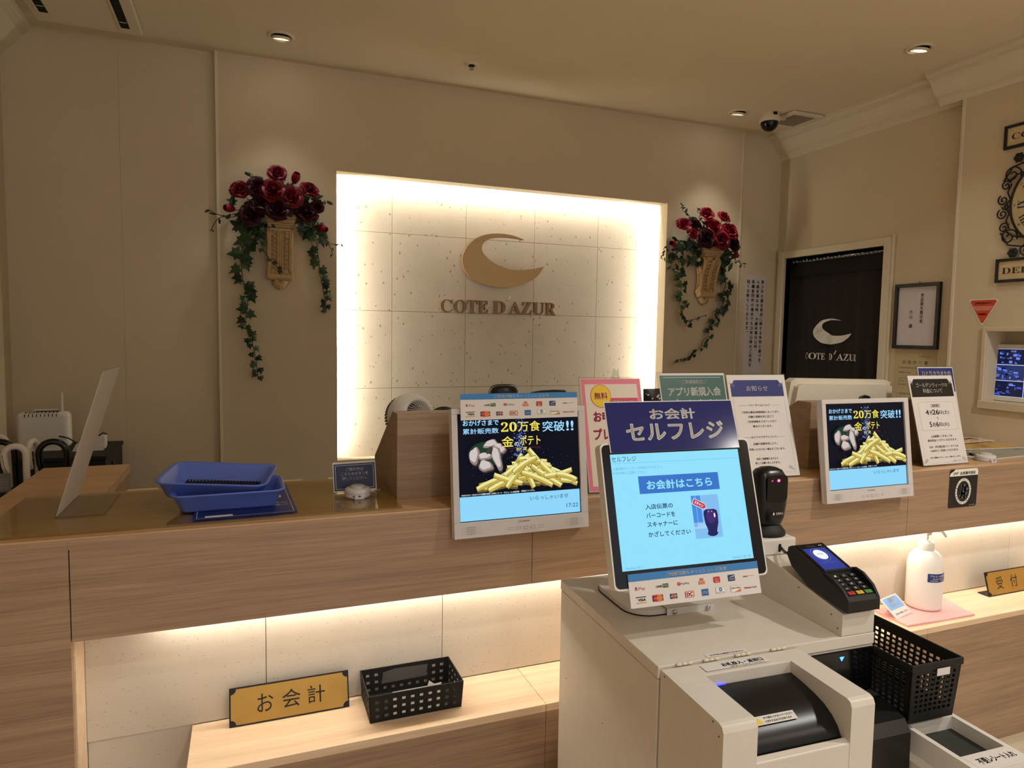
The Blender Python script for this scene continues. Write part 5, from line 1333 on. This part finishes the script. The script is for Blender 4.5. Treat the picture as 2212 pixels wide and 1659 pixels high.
bmesh.ops.triangulate(bm, faces=bm.faces[:]); bmesh.ops.subdivide_edges(bm, edges=bm.edges[:], cuts=3)
bm.verts.index_update(); b.add([on(v.co.x, v.co.y) for v in bm.verts], [tuple(v.index for v in f.verts) for f in bm.faces]); bm.free()
for ch in "COTEDAZUR":
    pass
bx2 = {'C': (-.195, -.158), 'O': (-.154, -.113), 'T': (-.112, -.078), 'E': (-.075, -.052), 'D': (-.020, .020), 'A': (.040, .082), 'Z': (.084, .118), 'U': (.120, .152), 'R': (.154, .192)}
for ch, (x0, x1) in bx2.items():
    vs, fs = glyphs(chr(0x1D400 + ord(ch) - 65), 0.0)
    ax0 = min(v.x for v in vs); ax1 = max(v.x for v in vs); ay0 = min(v.y for v in vs); ay1 = max(v.y for v in vs)
    b.add([on(x0 - .005 + (v.x - ax0) / (ax1 - ax0) * (x1 - x0), 1.378 - .18 + (v.y - ay0) / (ay1 - ay0) * .038) for v in vs], fs)
b.add([on(.022, 1.412 - .18), on(.027, 1.410 - .18), on(.036, 1.432 - .18), on(.031, 1.434 - .18)], [(0, 1, 2, 3)])
b.build('printed_logo', pr, t)

t = thing('picture_frame', 'black framed white certificate with two vertical lines of writing', 'picture', M=board((XR - .001, 2.4665, 1.457), R(-90)))
W2, H2 = .1235, .328
b = MB()
for r_ in ((-W2, W2, 0, .018), (-W2, W2, H2 - .018, H2), (-W2, -W2 + .018, .018, H2 - .018), (W2 - .018, W2, .018, H2 - .018)): b.box(r_[0], r_[1], r_[2], r_[3], 0, .018)
b.build('frame', black_p, t, bevel=.001)
b = MB(); b.box(-W2 + .016, W2 - .016, .016, H2 - .016, .003, .007); b.build('certificate', mat('certificate_paper', (222, 214, 216), rough=.6), t)
b = MB(); b.vtext([list('食品衛生責任者')], .036, .278, .020, .03, .0075, 0, .008, ystep=.0215); b.build('lettering', ink, t)
b = MB(); b.vtext([list('片山 優')], -.020, .196, .021, .03, .0075, 0, .008, ystep=.0235); b.build('lettering', ink, t)
b = MB(); b.tube([(0, H2, .004), (.003, H2 + .008, .004), (.010, H2 + .004, .004)], .0015, 6); b.build('hook', steel, t)

t = thing('permit_sheet', 'yellowish permit sheet in clear sleeve taped below the framed certificate', 'notice', M=board((XR - .001, 2.464, 1.112), R(-90)))
b = MB(); b.box(-.112, .112, 0, .328, 0, .0012); b.build('sheet', mat('permit_paper', (212, 198, 164), rough=.6, var=.03), t)
b = MB(); b.text('営 業 許 可 書', -.070, .070, .268, .286, .0016, 0)
for s, y, x0, x1 in (('指令 第12345号', .305, .02, .085), ('営業所所在地 神奈川県', .244, -.090, .05), ('営業所の名称', .220, -.090, -.02), ('上記のとおり食品衛生法の規定に基づき', .190, -.090, .08), ('許可する。', .176, -.090, -.05), ('許可の条件', .158, -.090, -.045), ('1. 営業の種類', .112, -.094, .01), ('2. 有効期間', .090, -.094, -.0), ('3. 許可条件', .068, -.094, .02), ('遵守事項', .054, -.086, -.02), ('・・・・・', .030, -.094, -.03)): b.text(s, x0, x1, y, y + .008, .0016, 0)
b.build('lettering', mat('faded_ink', (110, 98, 82), rough=.8, var=0), t)
b = MB(); b.T = Matrix.Translation((0, 0, .003))
b.grid(lambda u, v: (-.116 + .232 * u, -.004 + .338 * v, .002 + .010 * max(0, u - .55) * max(0, v - .55) * 9 * (1 - abs(2 * u - 1.75))), 16, 16); b.build('clear_sleeve', glass('sleeve', (250, 248, 240), .08, .02), t)

t = thing('licence_sticker', 'small red triangular sticker pointing down above the recessed security screen', 'sticker', M=board((XN - .0008, 2.100, 1.566), R(-90)))
def tri(k, z): 
    c = Vector((0, .082)); o = []
    base = [Vector((0, 0)), Vector((.070, .123)), Vector((-.070, .123))]
    for i, p in enumerate(base):
        a = base[i - 1]; n_ = base[(i + 1) % 3]; d1 = (a - p).normalized(); d2 = (n_ - p).normalized()
        for s in range(4):
            f = s / 3; q = p + d1 * .010 * (1 - f) ** 1.0 + d2 * .010 * f
            o.append(tuple(c + (q - c) * k) + (z,))
    return o
b = MB(); b.quad(tri(1.0, .0006)[::-1] if False else tri(1.0, .0006), 0); b.build('white_border', whiteink, t)
b = MB(); b.quad(tri(.90, .0009), 0); b.text('JASRAC', -.040, .040, .098, .110, .0012, 1, .02)
for i in range(5): b.rect(-.045 + i * .003, .045 - i * .003, .0895 - i * .004, .0905 - i * .004, .0012, 2)
b.text('許諾済', -.018, .018, .050, .061, .0012, 3, .02); b.build('red_face', [mat('sticker_red', (206, 66, 38), rough=.4), mat('sticker_dark_red', (150, 44, 28), rough=.4, var=0), whiteink, mat('sticker_violet', (90, 40, 80), rough=.4, var=0)], t)

# clock with scrolled iron surround and its two name plaques
aged = mat('aged_plate', (206, 186, 142), rough=.6, var=.22, nscale=9)
iron = mat('wrought_iron', (14, 12, 11), rough=.5, var=0)
def plaque(y_left, z0, z1, W, s, u0, u1, label):
    t = thing('name_plaque', label, 'plaque', M=board((XN - .001, y_left - W / 2, z0), R(-90)), group='clock name plaques')
    h = z1 - z0; b = MB()
    for r_ in ((-W / 2, W / 2, 0, .012), (-W / 2, W / 2, h - .012, h), (-W / 2, -W / 2 + .012, .012, h - .012), (W / 2 - .012, W / 2, .012, h - .012)): b.box(*r_, 0, .014)
    b.build('frame', black_m, t, bevel=.001)
    b = MB(); b.box(-W / 2 + .01, W / 2 - .01, .01, h - .01, .002, .008); b.build('plate', aged, t)
    b = MB(); b.text(s, -W / 2 + u0, W / 2 - u1, .036, h - .038, .0085); b.build('lettering', mat('brown_ink', (60, 40, 24), rough=.7, var=0), t)
bold = lambda s: ''.join(chr(0x1D400 + ord(c) - 65) if c.isalpha() else (chr(0x1D7CE + int(c)) if c.isdigit() else c) for c in s)
plaque(2.050, 2.327, 2.427, .46, bold('COTE D') + '’' + bold('AZUR'), .030, .070, 'aged framed plaque with the letters CO above the wall clock')
plaque(2.050, 1.757, 1.859, .46, bold('DEPUIS 1995'), .026, .095, 'aged framed plaque with the letters DEPU below the wall clock')
t = thing('wall_clock', 'round antique wall clock in black scrolled iron surround', 'clock', M=board((XN - .001, 1.815, 2.082), R(-90)))
b = MB(); b.lathe([(.185, 0), (.188, .012), (.182, .014)], 48); b.build('dial', aged, t)
b = MB(); b.tube([(.186 * math.cos(2 * PI * k / 48), .186 * math.sin(2 * PI * k / 48), .016) for k in range(49)], .005, 6); b.build('rim', iron, t)
b = MB()
for i, s in enumerate(('XII', 'I', 'II', 'III', 'IV', 'V', 'VI', 'VII', 'VIII', 'IX', 'X', 'XI')):
    a = R(90 - 30 * i); w_ = .006 + .006 * len(s)
    b.text(bold(s), -w_, w_, -.018, .018, .0145, 0, 0, Matrix.Translation((.140 * math.cos(a), .140 * math.sin(a), 0)) @ Matrix.Rotation(a - PI / 2, 4, 'Z'))
    b.text(str(i + 1) if i else '12', -.005, .005, -.005, .005, .0145, 0, 0, Matrix.Translation((.170 * math.cos(a), .170 * math.sin(a), 0)) @ Matrix.Rotation(a - PI / 2, 4, 'Z'))
b.build('numerals', ink, t)
b = MB(); b.box(-.003, .003, -.02, .13, .016, .018); b.box(-.08, .015, -.003, .003, .018, .020); b.build('hands', iron, t)
def scroll(b, cx, cy_, r0, a0, turns, s=1, rad=.0032, z=.010):
    n = int(30 * turns); b.tube([(cx + s * r0 * (1 - .82 * k / n) * math.cos(a0 + s * 2 * PI * turns * k / n), cy_ + r0 * (1 - .82 * k / n) * math.sin(a0 + s * 2 * PI * turns * k / n), z) for k in range(n + 1)], rad, 6)
for sx in (-1, 1):
    for sy in (-1, 1):
        b = MB(); scroll(b, sx * .190, sy * .132, .038, R(200), 1.5, sx); scroll(b, sx * .212, sy * .090, .022, R(30), 1.4, -sx); scroll(b, sx * .222, sy * .030, .023, R(60), 1.4, sx)
        b.tube([(sx * .190, sy * .095, .01), (sx * .205, sy * .06, .01), (sx * .192, sy * .03, .01), (sx * .215, 0, .01)], .0032, 6)
        b.tube([(sx * .225, sy * .11, .01), (sx * .19, sy * .165, .01), (sx * .13, sy * .178, .01), (sx * .08, sy * .172, .01)], .0035, 6)
        b.tube([(sx * .205, sy * .105, .01), (sx * .17, sy * .13, .01), (sx * .13, sy * .138, .01)], .0035, 6)
        scroll(b, sx * .115, sy * .196, .030, R(20), 1.5, -sx); scroll(b, sx * .05, sy * .205, .026, R(60), 1.4, sx)
        for k in range(6): b.ball((sx * (.168 + .013 * math.cos(k * 1.05)), sy * (.200 + .012 * math.sin(k * 1.05)), .010), (.010, .010, .006), 8)
        b.build('iron_scroll', iron, t)
    b = MB(); scroll(b, sx * .210, .0, .014, 0, 1.2, sx); b.build('iron_scroll', iron, t)

# security screen in its recess
t = thing('security_screen', 'white framed security screen with blue camera pictures in wall recess', 'screen', M=board((3.150, 1.885, 1.237), R(-88), R(2)))
b = MB()
SW, SH = .40, .25
for r_ in ((-.22, .22, 0, .020), (-.22, .22, .232, .252), (-.22, -.205, .020, .232), (.205, .22, .020, .232)): b.box(*r_, -.012, 0)
b.box(-.21, .21, .01, .24, -.03, -.006); b.build('bezel', white_p, t, bevel=.0015)
b = MB(); rr = random.Random(4)
b.rect(-.205, .205, .020, .232, .0003 - .004, 0)
z_ = -.0034
cw, chh = .41 / 3, .212 / 3
for i in range(3):
    for j in range(3):
        x0 = -.205 + i * cw + .0015; y0 = .020 + j * chh + .0015; x1 = x0 + cw - .003; y1 = y0 + chh - .003
        b.rect(x0, x1, y0, y1, z_, 1 + (i + j) % 2)
        for k in range(26):
            xa = rr.uniform(x0, x1 - .02); ya = rr.uniform(y0, y1 - .012); wq = rr.uniform(.004, .020); hq = rr.uniform(.003, .012); sk = rr.uniform(-.004, .004)
            b.quad([(xa, ya, z_ + .00003 * k + .00003), (xa + wq, ya + sk * .5, z_ + .00003 * k + .00003), (xa + wq, min(ya + hq + sk * .5, y1), z_ + .00003 * k + .00003), (xa, ya + hq, z_ + .00003 * k + .00003)], rr.choice((1, 2, 3, 3, 4, 4, 5)))
E2 = lambda n, c: mat('cctv_' + n, c, emit=1.0)
b.build('camera_pictures', [E2('line', (196, 204, 244)), E2('night', (20, 26, 58)), E2('dusk', (40, 50, 96)), E2('blue', (62, 84, 200)), E2('bright', (104, 134, 240)), E2('grey', (104, 108, 142))], t)
# ================================================================== back right: vertical notice
t = thing('vertical_notice', 'tall narrow white wall notice with vertical lines of age limit text', 'notice', M=board((2.972, 3.4595, 1.225), 0))
b = MB(); b.box(-.0765, .0765, 0, .662, 0, .0012); b.build('sheet', mat('notice_grey', (214, 206, 202), rough=.6), t)
colz = [list('青少年の健全育成に関する条例に基づき、'), ['16'] + list('歳未満は') + ['18'] + list('時、') + ['18'] + list('歳未満は') + ['22'] + list('時、'), list('保護者同伴の場合でも') + ['23'] + list('時以降のご利用を'), list('固くお断りしております。')]
b = MB(); b.vtext(colz, .066, .636, .0245, .0365, .0016, 0, .022, ystep=.0288); b.build('lettering', ink, t)

# ================================================================== ceiling
for i, ((lx, ly), lab) in enumerate(zip(DL, ('round recessed ceiling lamp over the left rose arrangement', 'round recessed ceiling lamp beside the black dome camera', 'round recessed ceiling lamp nearest the right wall cornice'))):
    t = thing('downlight', lab, 'ceiling light', (lx, ly, ZC), group='recessed ceiling lamps')
    b = MB(); b.lathe([(.056, .0), (.056, -.004), (.050, -.006), (.041, -.005), (.038, .012), (.036, .03)], 36); b.build('trim_ring', trim_m, t)
    b = MB(); b.T = Matrix.Rotation(R(14), 4, 'X'); b.lathe([(.037, -.002), (.037, -.012), (.033, -.013), (.030, -.006), (.030, -.004)], 32); b.build('lamp_ring', trim_m, t)
    b = MB(); b.T = Matrix.Rotation(R(14), 4, 'X'); b.ellipse(0, 0, .0295, .0295, -.0065, 0, 28); b.build('lamp_lens', mat('lamp_glow', (255, 246, 226), emit=14), t)
t = thing('sprinkler_head', 'small recessed sprinkler head on the ceiling above the stone niche', 'sprinkler', (.988, 3.117, ZC))
b = MB(); b.lathe([(.034, 0), (.033, -.004), (.020, -.008), (.014, -.006)], 28); b.build('cover_plate', trim_m, t)
b = MB(); b.cyl(.014, -.010, -.004, 20); b.cyl(.004, -.022, -.008, 10, 1); b.cyl(.011, -.024, -.022, 16, 1); b.build('sprinkler_core', [dark_m, steel], t)
t = thing('dome_camera', 'black dome security camera on cream mount under the ceiling', 'camera', (2.735, 3.125, ZC))
b = MB(); b.lathe([(.046, 0), (.050, -.012), (.056, -.030), (.054, -.044), (.044, -.046)], 32); b.build('mount', trim_m, t)
b = MB(); b.lathe([(.048 * math.cos(R(a)), -.045 - .050 * math.sin(R(a))) for a in range(0, 91, 10)], 32); b.build('dome', black_g, t)
b = MB(); b.box(-.016, .006, -.053, -.046, -.016, -.002); b.build('mount_slot', dark_m, t)
b = MB(); b.rbox(.02, .11, -.012, .012, -.020, 0, .004); b.build('cable_cover', trim_m, t)
t = thing('ceiling_vent', 'square ceiling ventilation grille between dome camera and cornice', 'vent', (2.905, 3.125, ZC))
b = MB()
for r_ in ((-.105, .105, -.115, -.088), (-.105, .105, .088, .115), (-.105, -.078, -.088, .088), (.078, .105, -.088, .088)): b.box(*r_, -.018, -.002)
b.build('frame', trim_m, t, bevel=.004)
b = MB()
for i in range(14): b.box(-.078, .078, -.0875 + i * .0128, -.0785 + i * .0128, -.014, -.008)
for i in range(7): b.box(-.07 + i * .023, -.068 + i * .023, -.088, .088, -.013, -.009)
b.build('grille', mat('vent_grey', (158, 148, 130), rough=.6), t)
b = MB(); b.box(-.078, .078, -.088, .088, -.005, -.001); b.build('duct', dark_m, t)
t = thing('air_conditioner', 'flush ceiling air conditioner panel with two dark slots by left cornice', 'air conditioner', (-.585, 2.74, ZC))
b = MB(); b.rbox(-.185, .195, -.60, .598, -.022, -.004, .006); b.build('panel', trim_m, t)
for x0, x1, y1 in ((.122, .154, .535), (-.152, -.122, .50)):
    b = MB(); b.box(x0, x1, -.50, y1, -.0235, -.021); b.build('air_slot', dark_m, t)
    b = MB(); b.box(x0 + .003, x1 - .003, y1 - .062, y1 - .058, -.0245, -.0225); b.rbox(x0 - .008, x0 - .001, -.50, y1 + .01, -.027, -.021, .002); b.build('slot_vane', trim_m, t)

# ================================================================== behind the counter
t = thing('staff_desk', 'low staff worktop hidden behind the reception counter', 'desk', (1.62, 2.42, 0))
b = MB(); b.box(-1.20, 1.38, -.32, .33, .87, .90); b.build('worktop', wood_m, t)
b = MB(); b.box(-1.20, -1.17, -.32, .33, 0, .87); b.box(1.35, 1.38, -.32, .33, 0, .87); b.build('end_support', wood_m, t)
# fan
t = thing('desk_fan', 'white round circulator fan peeking over the left wooden partition', 'fan', (.556, 2.45, .90))
FM = Matrix.Translation((0, 0, .288)) @ Matrix.Rotation(R(24), 4, 'Z') @ Matrix.Rotation(R(-14), 4, 'X') @ Matrix.Rotation(R(90), 4, 'X')
b = MB(); b.T = FM; b.lathe([(.002, -.088), (.030, -.084), (.058, -.068), (.078, -.042), (.089, -.010), (.090, .012), (.084, .036), (.074, .052), (.062, .060), (.056, .058), (.050, .046), (.048, .0)], 48); b.build('housing', mat('fan_white', (238, 236, 232), rough=.35), t)
b = MB(); b.T = FM; b.ellipse(0, 0, .049, .049, .020, 0, 32); b.build('inner_shade', mat('fan_shade', (90, 80, 70), rough=.7), t)
b = MB(); b.T = FM
for k in range(30):
    a = 2 * PI * k / 30; b.tube([(.008 * math.cos(a), .008 * math.sin(a), .062), (.030 * math.cos(a + .35), .030 * math.sin(a + .35), .066), (.054 * math.cos(a + .55), .054 * math.sin(a + .55), .057)], .0012, 5)
b.lathe([(.012, .060), (.012, .067), (.002, .069)], 20); b.build('front_grille', mat('fan_white', (238, 236, 232)), t)
b = MB(); b.T = FM
for j in range(4):
    zz = -.030 - j * .013; rr_ = .0865 - (j ** 1.6) * .0058
    for k in range(44):
        a = 2 * PI * k / 44; M_ = Matrix.Rotation(a, 4, 'Z') @ Matrix.Translation((rr_ - .004, 0, zz)); b.box(-.0005, .0012 + .0022, -.0030, .0030, -.0035, .0035, 0, M_)
b.build('rear_slots', mat('slot_grey', (70, 66, 62), rough=.8), t)
b = MB(); b.lathe([(.075, 0), (.076, .012), (.060, .022), (.028, .03), (.022, .20)], 32); b.build('stand', mat('fan_white', (238, 236, 232)), t)
b = MB(); a0 = 12; pts = [(.0 + .060 * math.cos(R(a)), 0, .285 + .050 * math.sin(R(a))) for a in range(-20, 201, 12)]
t = thing('cable_loop', 'black arched handle just right of the white fan', 'handle', (.640, 2.30, .90))
b = MB(); b.tube([(.058, 0, 0)] + [(.058 * math.cos(R(a)), 0, .275 + .060 * math.sin(R(a))) for a in range(0, 181, 12)] + [(-.058, 0, 0)], .0085, 10); b.build('arch', black_p, t)
# two chairs whose tops show above the payment strip
def office_chair(x, y, rz, top, wid, label):
    t = thing('office_chair', label, 'chair', (x, y, 0), rz, group='black office chairs')
    leather = mat('black_leather', (20, 18, 18), rough=.3, var=.05)
    b = MB(); b.rbox(-.24, .24, -.24, .24, .44, .53, .035, 3); b.build('seat', leather, t)
    b = MB(); b.rbox(-.21, .21, .20, .27, .58, 1.02, .03, 3); b.build('backrest', leather, t)
    b = MB(); b.T = Matrix.Translation((0, .24, top - .085))
    b.grid(lambda u, v: (wid * math.cos(2 * PI * u) * (1 if v in (0, 1) else 1) * math.sin(PI * (.08 + .84 * v)) ** .5, .045 * math.sin(2 * PI * u) * math.sin(PI * (.08 + .84 * v)) ** .5, -.085 * math.cos(PI * v)), 32, 12)
    b.build('headrest', leather, t)
    b = MB(); b.box(-.03, .03, .235, .255, 1.0, top - .10); b.tube([(0, 0, .45), (0, 0, .10)], .03, 12); b.box(-.03, .03, .0, .27, .43, .45); b.box(-.03, .03, .255, .275, .43, .62); b.build('column', black_p, t)
    for k in range(5):
        a = k * 2 * PI / 5; b = MB(); b.tube([(0, 0, .10), (.26 * math.cos(a), .26 * math.sin(a), .075)], [.028, .018], 8); b.ball((.27 * math.cos(a), .27 * math.sin(a), .032), (.03, .03, .032), 10); b.build('leg', black_p, t)
office_chair(1.215, 2.99, 0, 1.2435, .088, 'black office chair with glossy rounded headrest showing above the payment strip')
t = thing('phone_handset', 'black curved handset lying on the left wooden partition behind payment strip', 'handset', (.815, 1.80, CT + .2262))
b = MB(); b.tube([(-.055, 0, .018), (-.045, 0, .034), (-.02, 0, .042), (.02, 0, .044), (.045, 0, .040), (.06, 0, .020)], [.016, .017, .011, .010, .015, .014], 12); b.build('handset_body', black_p, t)
b = MB(); b.rbox(-.075, .075, -.03, .03, 0, .020, .006); b.build('cradle', black_m, t)
# staff terminal seen from behind
t = thing('staff_terminal', 'cream slab back of a staff terminal in front of the black curtain', 'terminal', (2.12, 1.95, CT - .004))
b = MB(); p = [(-.262, .185), (-.246, .285), (-.225, .297), (.228, .287), (.256, .278), (.262, .20), (.262, .14), (-.262, .14)]
b.prism(p, .02, .052, 'y'); b.prism([(x * .94, .165 + (z - .165) * .85) for x, z in p], -.002, .02, 'y'); b.build('screen_back', mat('terminal_cream', (224, 214, 194), rough=.4), t, bevel=.006)
b = MB(); b.box(-.06, .06, -.05, .09, 0, .012); b.box(-.025, .025, .01, .04, .012, .16); b.build('stand', white_p, t)
b = MB(); b.tube([(.06, -.004, .205), (.075, -.006, .222), (.095, -.006, .226), (.115, -.006, .222), (.13, -.004, .205)], .006, 8); b.build('cable', black_p, t)
# clear pump bottle and patterned packet
t = thing('clear_bottle', 'clear plastic pump bottle top rising behind the pink notice', 'bottle', (1.168, 2.03, CT - .004))
clear = glass('clear_plastic', (236, 240, 240), .02, .12)
b = MB(); b.lathe([(.034, 0), (.036, .006), (.036, .22), (.030, .255), (.013, .285), (.013, .300)], 28); b.build('bottle_body', clear, t)
b = MB(); b.lathe([(.0145, .296), (.0145, .305), (.011, .310), (.010, .328), (.0085, .332)], 24); b.build('pump_top', clear, t)
t = thing('snack_packet', 'patterned black and white packet between the pink and teal notices', 'packet', (1.325, 2.03, CT - .004), R(6))
b = MB()
b.grid(lambda u, v: ((u - .5) * .10 * (1 - .12 * math.sin(PI * v)), -.022 * math.sin(PI * u) * math.sin(PI * v) ** .6, .262 * v), 12, 12); b.grid(lambda u, v: ((u - .5) * .10 * (1 - .12 * math.sin(PI * v)), .022 * math.sin(PI * u) * math.sin(PI * v) ** .6, .262 * v), 12, 12, flip=True); b.build('bag', mat('packet_black', (28, 24, 26), rough=.3), t)
b = MB(); rr = random.Random(8)
for i in range(70):
    u = rr.uniform(.1, .9); v = rr.uniform(.05, .95); yy = -.022 * math.sin(PI * u) * math.sin(PI * v) ** .6 - .0012; x = (u - .5) * .10 * (1 - .12 * math.sin(PI * v)); z = .262 * v; r_ = rr.uniform(.002, .006)
    b.add([(x + r_ * math.cos(k * 1.26 + i), yy, z + r_ * math.sin(k * 1.26 + i) * rr.uniform(.4, 1)) for k in range(5)], [tuple(range(5))], 0 if i % 5 else 1)
b.build('printed_pattern', [whiteink, red_ink], t)

# ================================================================== left corner: router, umbrellas
t = thing('side_cabinet', 'low black cabinet against the back wall under the white router', 'cabinet', (-.715, 3.22, 0))
b = MB(); b.box(-.20, .195, -.18, .20, 0, .985); b.build('cabinet_body', black_m, t, bevel=.004)
b = MB(); b.box(-.19, -.005, -.186, -.18, .04, .96); b.build('door', black_p, t)
b = MB(); b.box(.005, .185, -.186, -.18, .04, .96); b.build('door', black_p, t)
b = MB(); b.box(-.205, .200, -.19, .202, .985, 1.0); b.build('cabinet_top', black_m, t, bevel=.002)
t = thing('router', 'white box router with upright antenna in the left corner', 'router', (-.768, 3.25, 1.0))
b = MB(); b.rbox(-.092, .092, -.03, .03, .008, .155, .020, 4); b.build('housing', white_p, t)
b = MB()
for i in range(9): b.box(-.060 + i * .0135, -.057 + i * .0135, -.026, .0, .1535, .1558, 0, Matrix.Translation((0, 0, 0)))
for i in range(9): b.box(-.062 + i * .0135, -.0595 + i * .0135, -.0305, -.0285, .137, .149)
b.build('vent_slots', dark_m, t)
b = MB(); b.box(-.03, .05, -.006, .010, .150, .1565, 0); b.build('antenna_recess', dark_m, t)
b = MB(); b.rbox(.058, .066, -.004, .004, .150, .232, .002); b.build('antenna', white_p, t)
b = MB(); b.rbox(-.036, .050, -.004, .005, .160, .166, .002); b.tube([(-.032, 0, .163), (-.034, 0, .152)], .003, 6); b.build('antenna', white_p, t)
b = MB(); b.box(-.06, .06, -.035, .035, 0, .012); b.build('stand', white_p, t)
t = thing('modem', 'small white wedge modem on black cabinet partly behind acrylic stand', 'modem', (-.590, 3.20, 1.0))
b = MB(); b.prism([(-.07, 0), (-.055, .03), (.02, .055), (.045, .056), (.045, .012), (.04, 0)], -.03, .03, 'y'); b.build('housing', white_p, t, bevel=.003)
b = MB(); b.tube([(-.06, .0, .03), (-.09, .01, .05), (-.12, .0, .06)], .003, 6); b.build('cable', black_p, t)
b = MB(); b.tube([(.02, 0, .056), (.035, 0, .068), (.05, 0, .062)], .003, 6); b.build('cable', black_p, t)
t = thing('cable_coil', 'black cable hanging down the side of the black cabinet', 'cable', (-.535, 3.14, 0))
b = MB(); b.tube([(-.02, .06, 1.004), (.0, .05, .995), (.022, .03, .94), (.030, .02, .86), (.028, .02, .70), (.03, .02, .30), (.034, .02, .004)], .004, 6); b.build('wire', black_p, t)
# umbrellas: crook handle, shaft and rolled cover, standing in a rack
t = thing('umbrella_stand', 'black umbrella stand full of crook-handled umbrellas beside the counter return', 'umbrella stand', (-.688, 2.70, 0))
b = MB()
for z in (.03, .52):
    b.tube([(-.11, -.07, z), (.11, -.07, z), (.11, .07, z), (-.11, .07, z), (-.11, -.07, z)], .006, 6)
for x in (-.11, .11):
    for y in (-.07, .07): b.tube([(x, y, 0), (x, y, .52)], .006, 6)
b.box(-.11, .11, -.07, .07, .0, .02); b.build('rack', black_m, t)
um_w = mat('umbrella_white', (226, 214, 196), rough=.3); um_k = mat('umbrella_black', (12, 12, 13), rough=.18)
def umbrella(x, y, top, rad, rz, m, cover, label, lean=0.0, r_=.0095):
    t = thing('umbrella', label, 'umbrella', M=Matrix.Translation((x, y, .022)) @ Matrix.Rotation(rz, 4, 'Z') @ Matrix.Rotation(lean, 4, 'Y'), group='umbrellas in the stand')
    h = top - .022 - rad
    b = MB(); b.tube([(0, 0, h - .16), (0, 0, h - .02)] + [(-rad + rad * math.cos(R(a)), 0, h + rad * math.sin(R(a))) for a in range(0, 181, 12)] + [(-2 * rad + .002, 0, h - .03), (-2 * rad + .010, 0, h - .062)], r_, 12); b.build('crook_handle', m, t)
    b = MB(); b.lathe([(.004, 0), (.006, .04), (.020, .12), (.026, .40), (.024, .62), (.012, h - .15), (.0075, h - .14)], 14); b.build('rolled_cover', cover, t)
cov_k = mat('cover_black', (16, 16, 18), rough=.7); cov_g = mat('cover_grey', (58, 56, 58), rough=.6)
umbrella(-.684, 2.66, 1.106, .030, R(8), um_w, cov_k, 'white-handled umbrella with crook facing sideways, hung with a paper tag', R(0), .0105)
umbrella(-.678, 2.735, 1.112, .030, R(78), um_w, cov_g, 'white-handled umbrella turned edge-on next to the tagged one', R(1), .0100)
umbrella(-.577, 2.70, 1.112, .0400, R(6), um_k, cov_k, 'glossy black-handled umbrella nearest the counter return', R(0), .0105)
umbrella(-.718, 2.74, 1.112, .040, R(4), um_k, cov_k, 'black-handled umbrella at the far left edge of the stand', R(-1), .0105)
umbrella(-.742, 2.76, 1.128, .034, R(-6), um_w, cov_g, 'white-handled umbrella half hidden behind the leftmost black handle', R(-1), .009)
t = thing('paper_tag', 'grey printed tag hanging from the white umbrella handle', 'tag', M=board((-.748, 2.625, .962), R(4), R(-2)))
b = MB(); b.box(-.028, .028, 0, .062, -.0006, .0006); b.build('tag_sheet', mat('tag_grey', (112, 106, 98), rough=.6), t)
b = MB(); b.rect(-.023, .0, .051, .056, .001, 0)
for i in range(6): b.rect(-.022, .022, .010 + i * .006, .0125 + i * .006, .001, 1)
b.tube([(.02, .062, 0), (.012, .085, .0), (.006, .12, -.01)], .0008, 5, 0)
b.build('tag_print', [ink, mat('tag_lines', (150, 144, 136), rough=.6, var=0)], t)
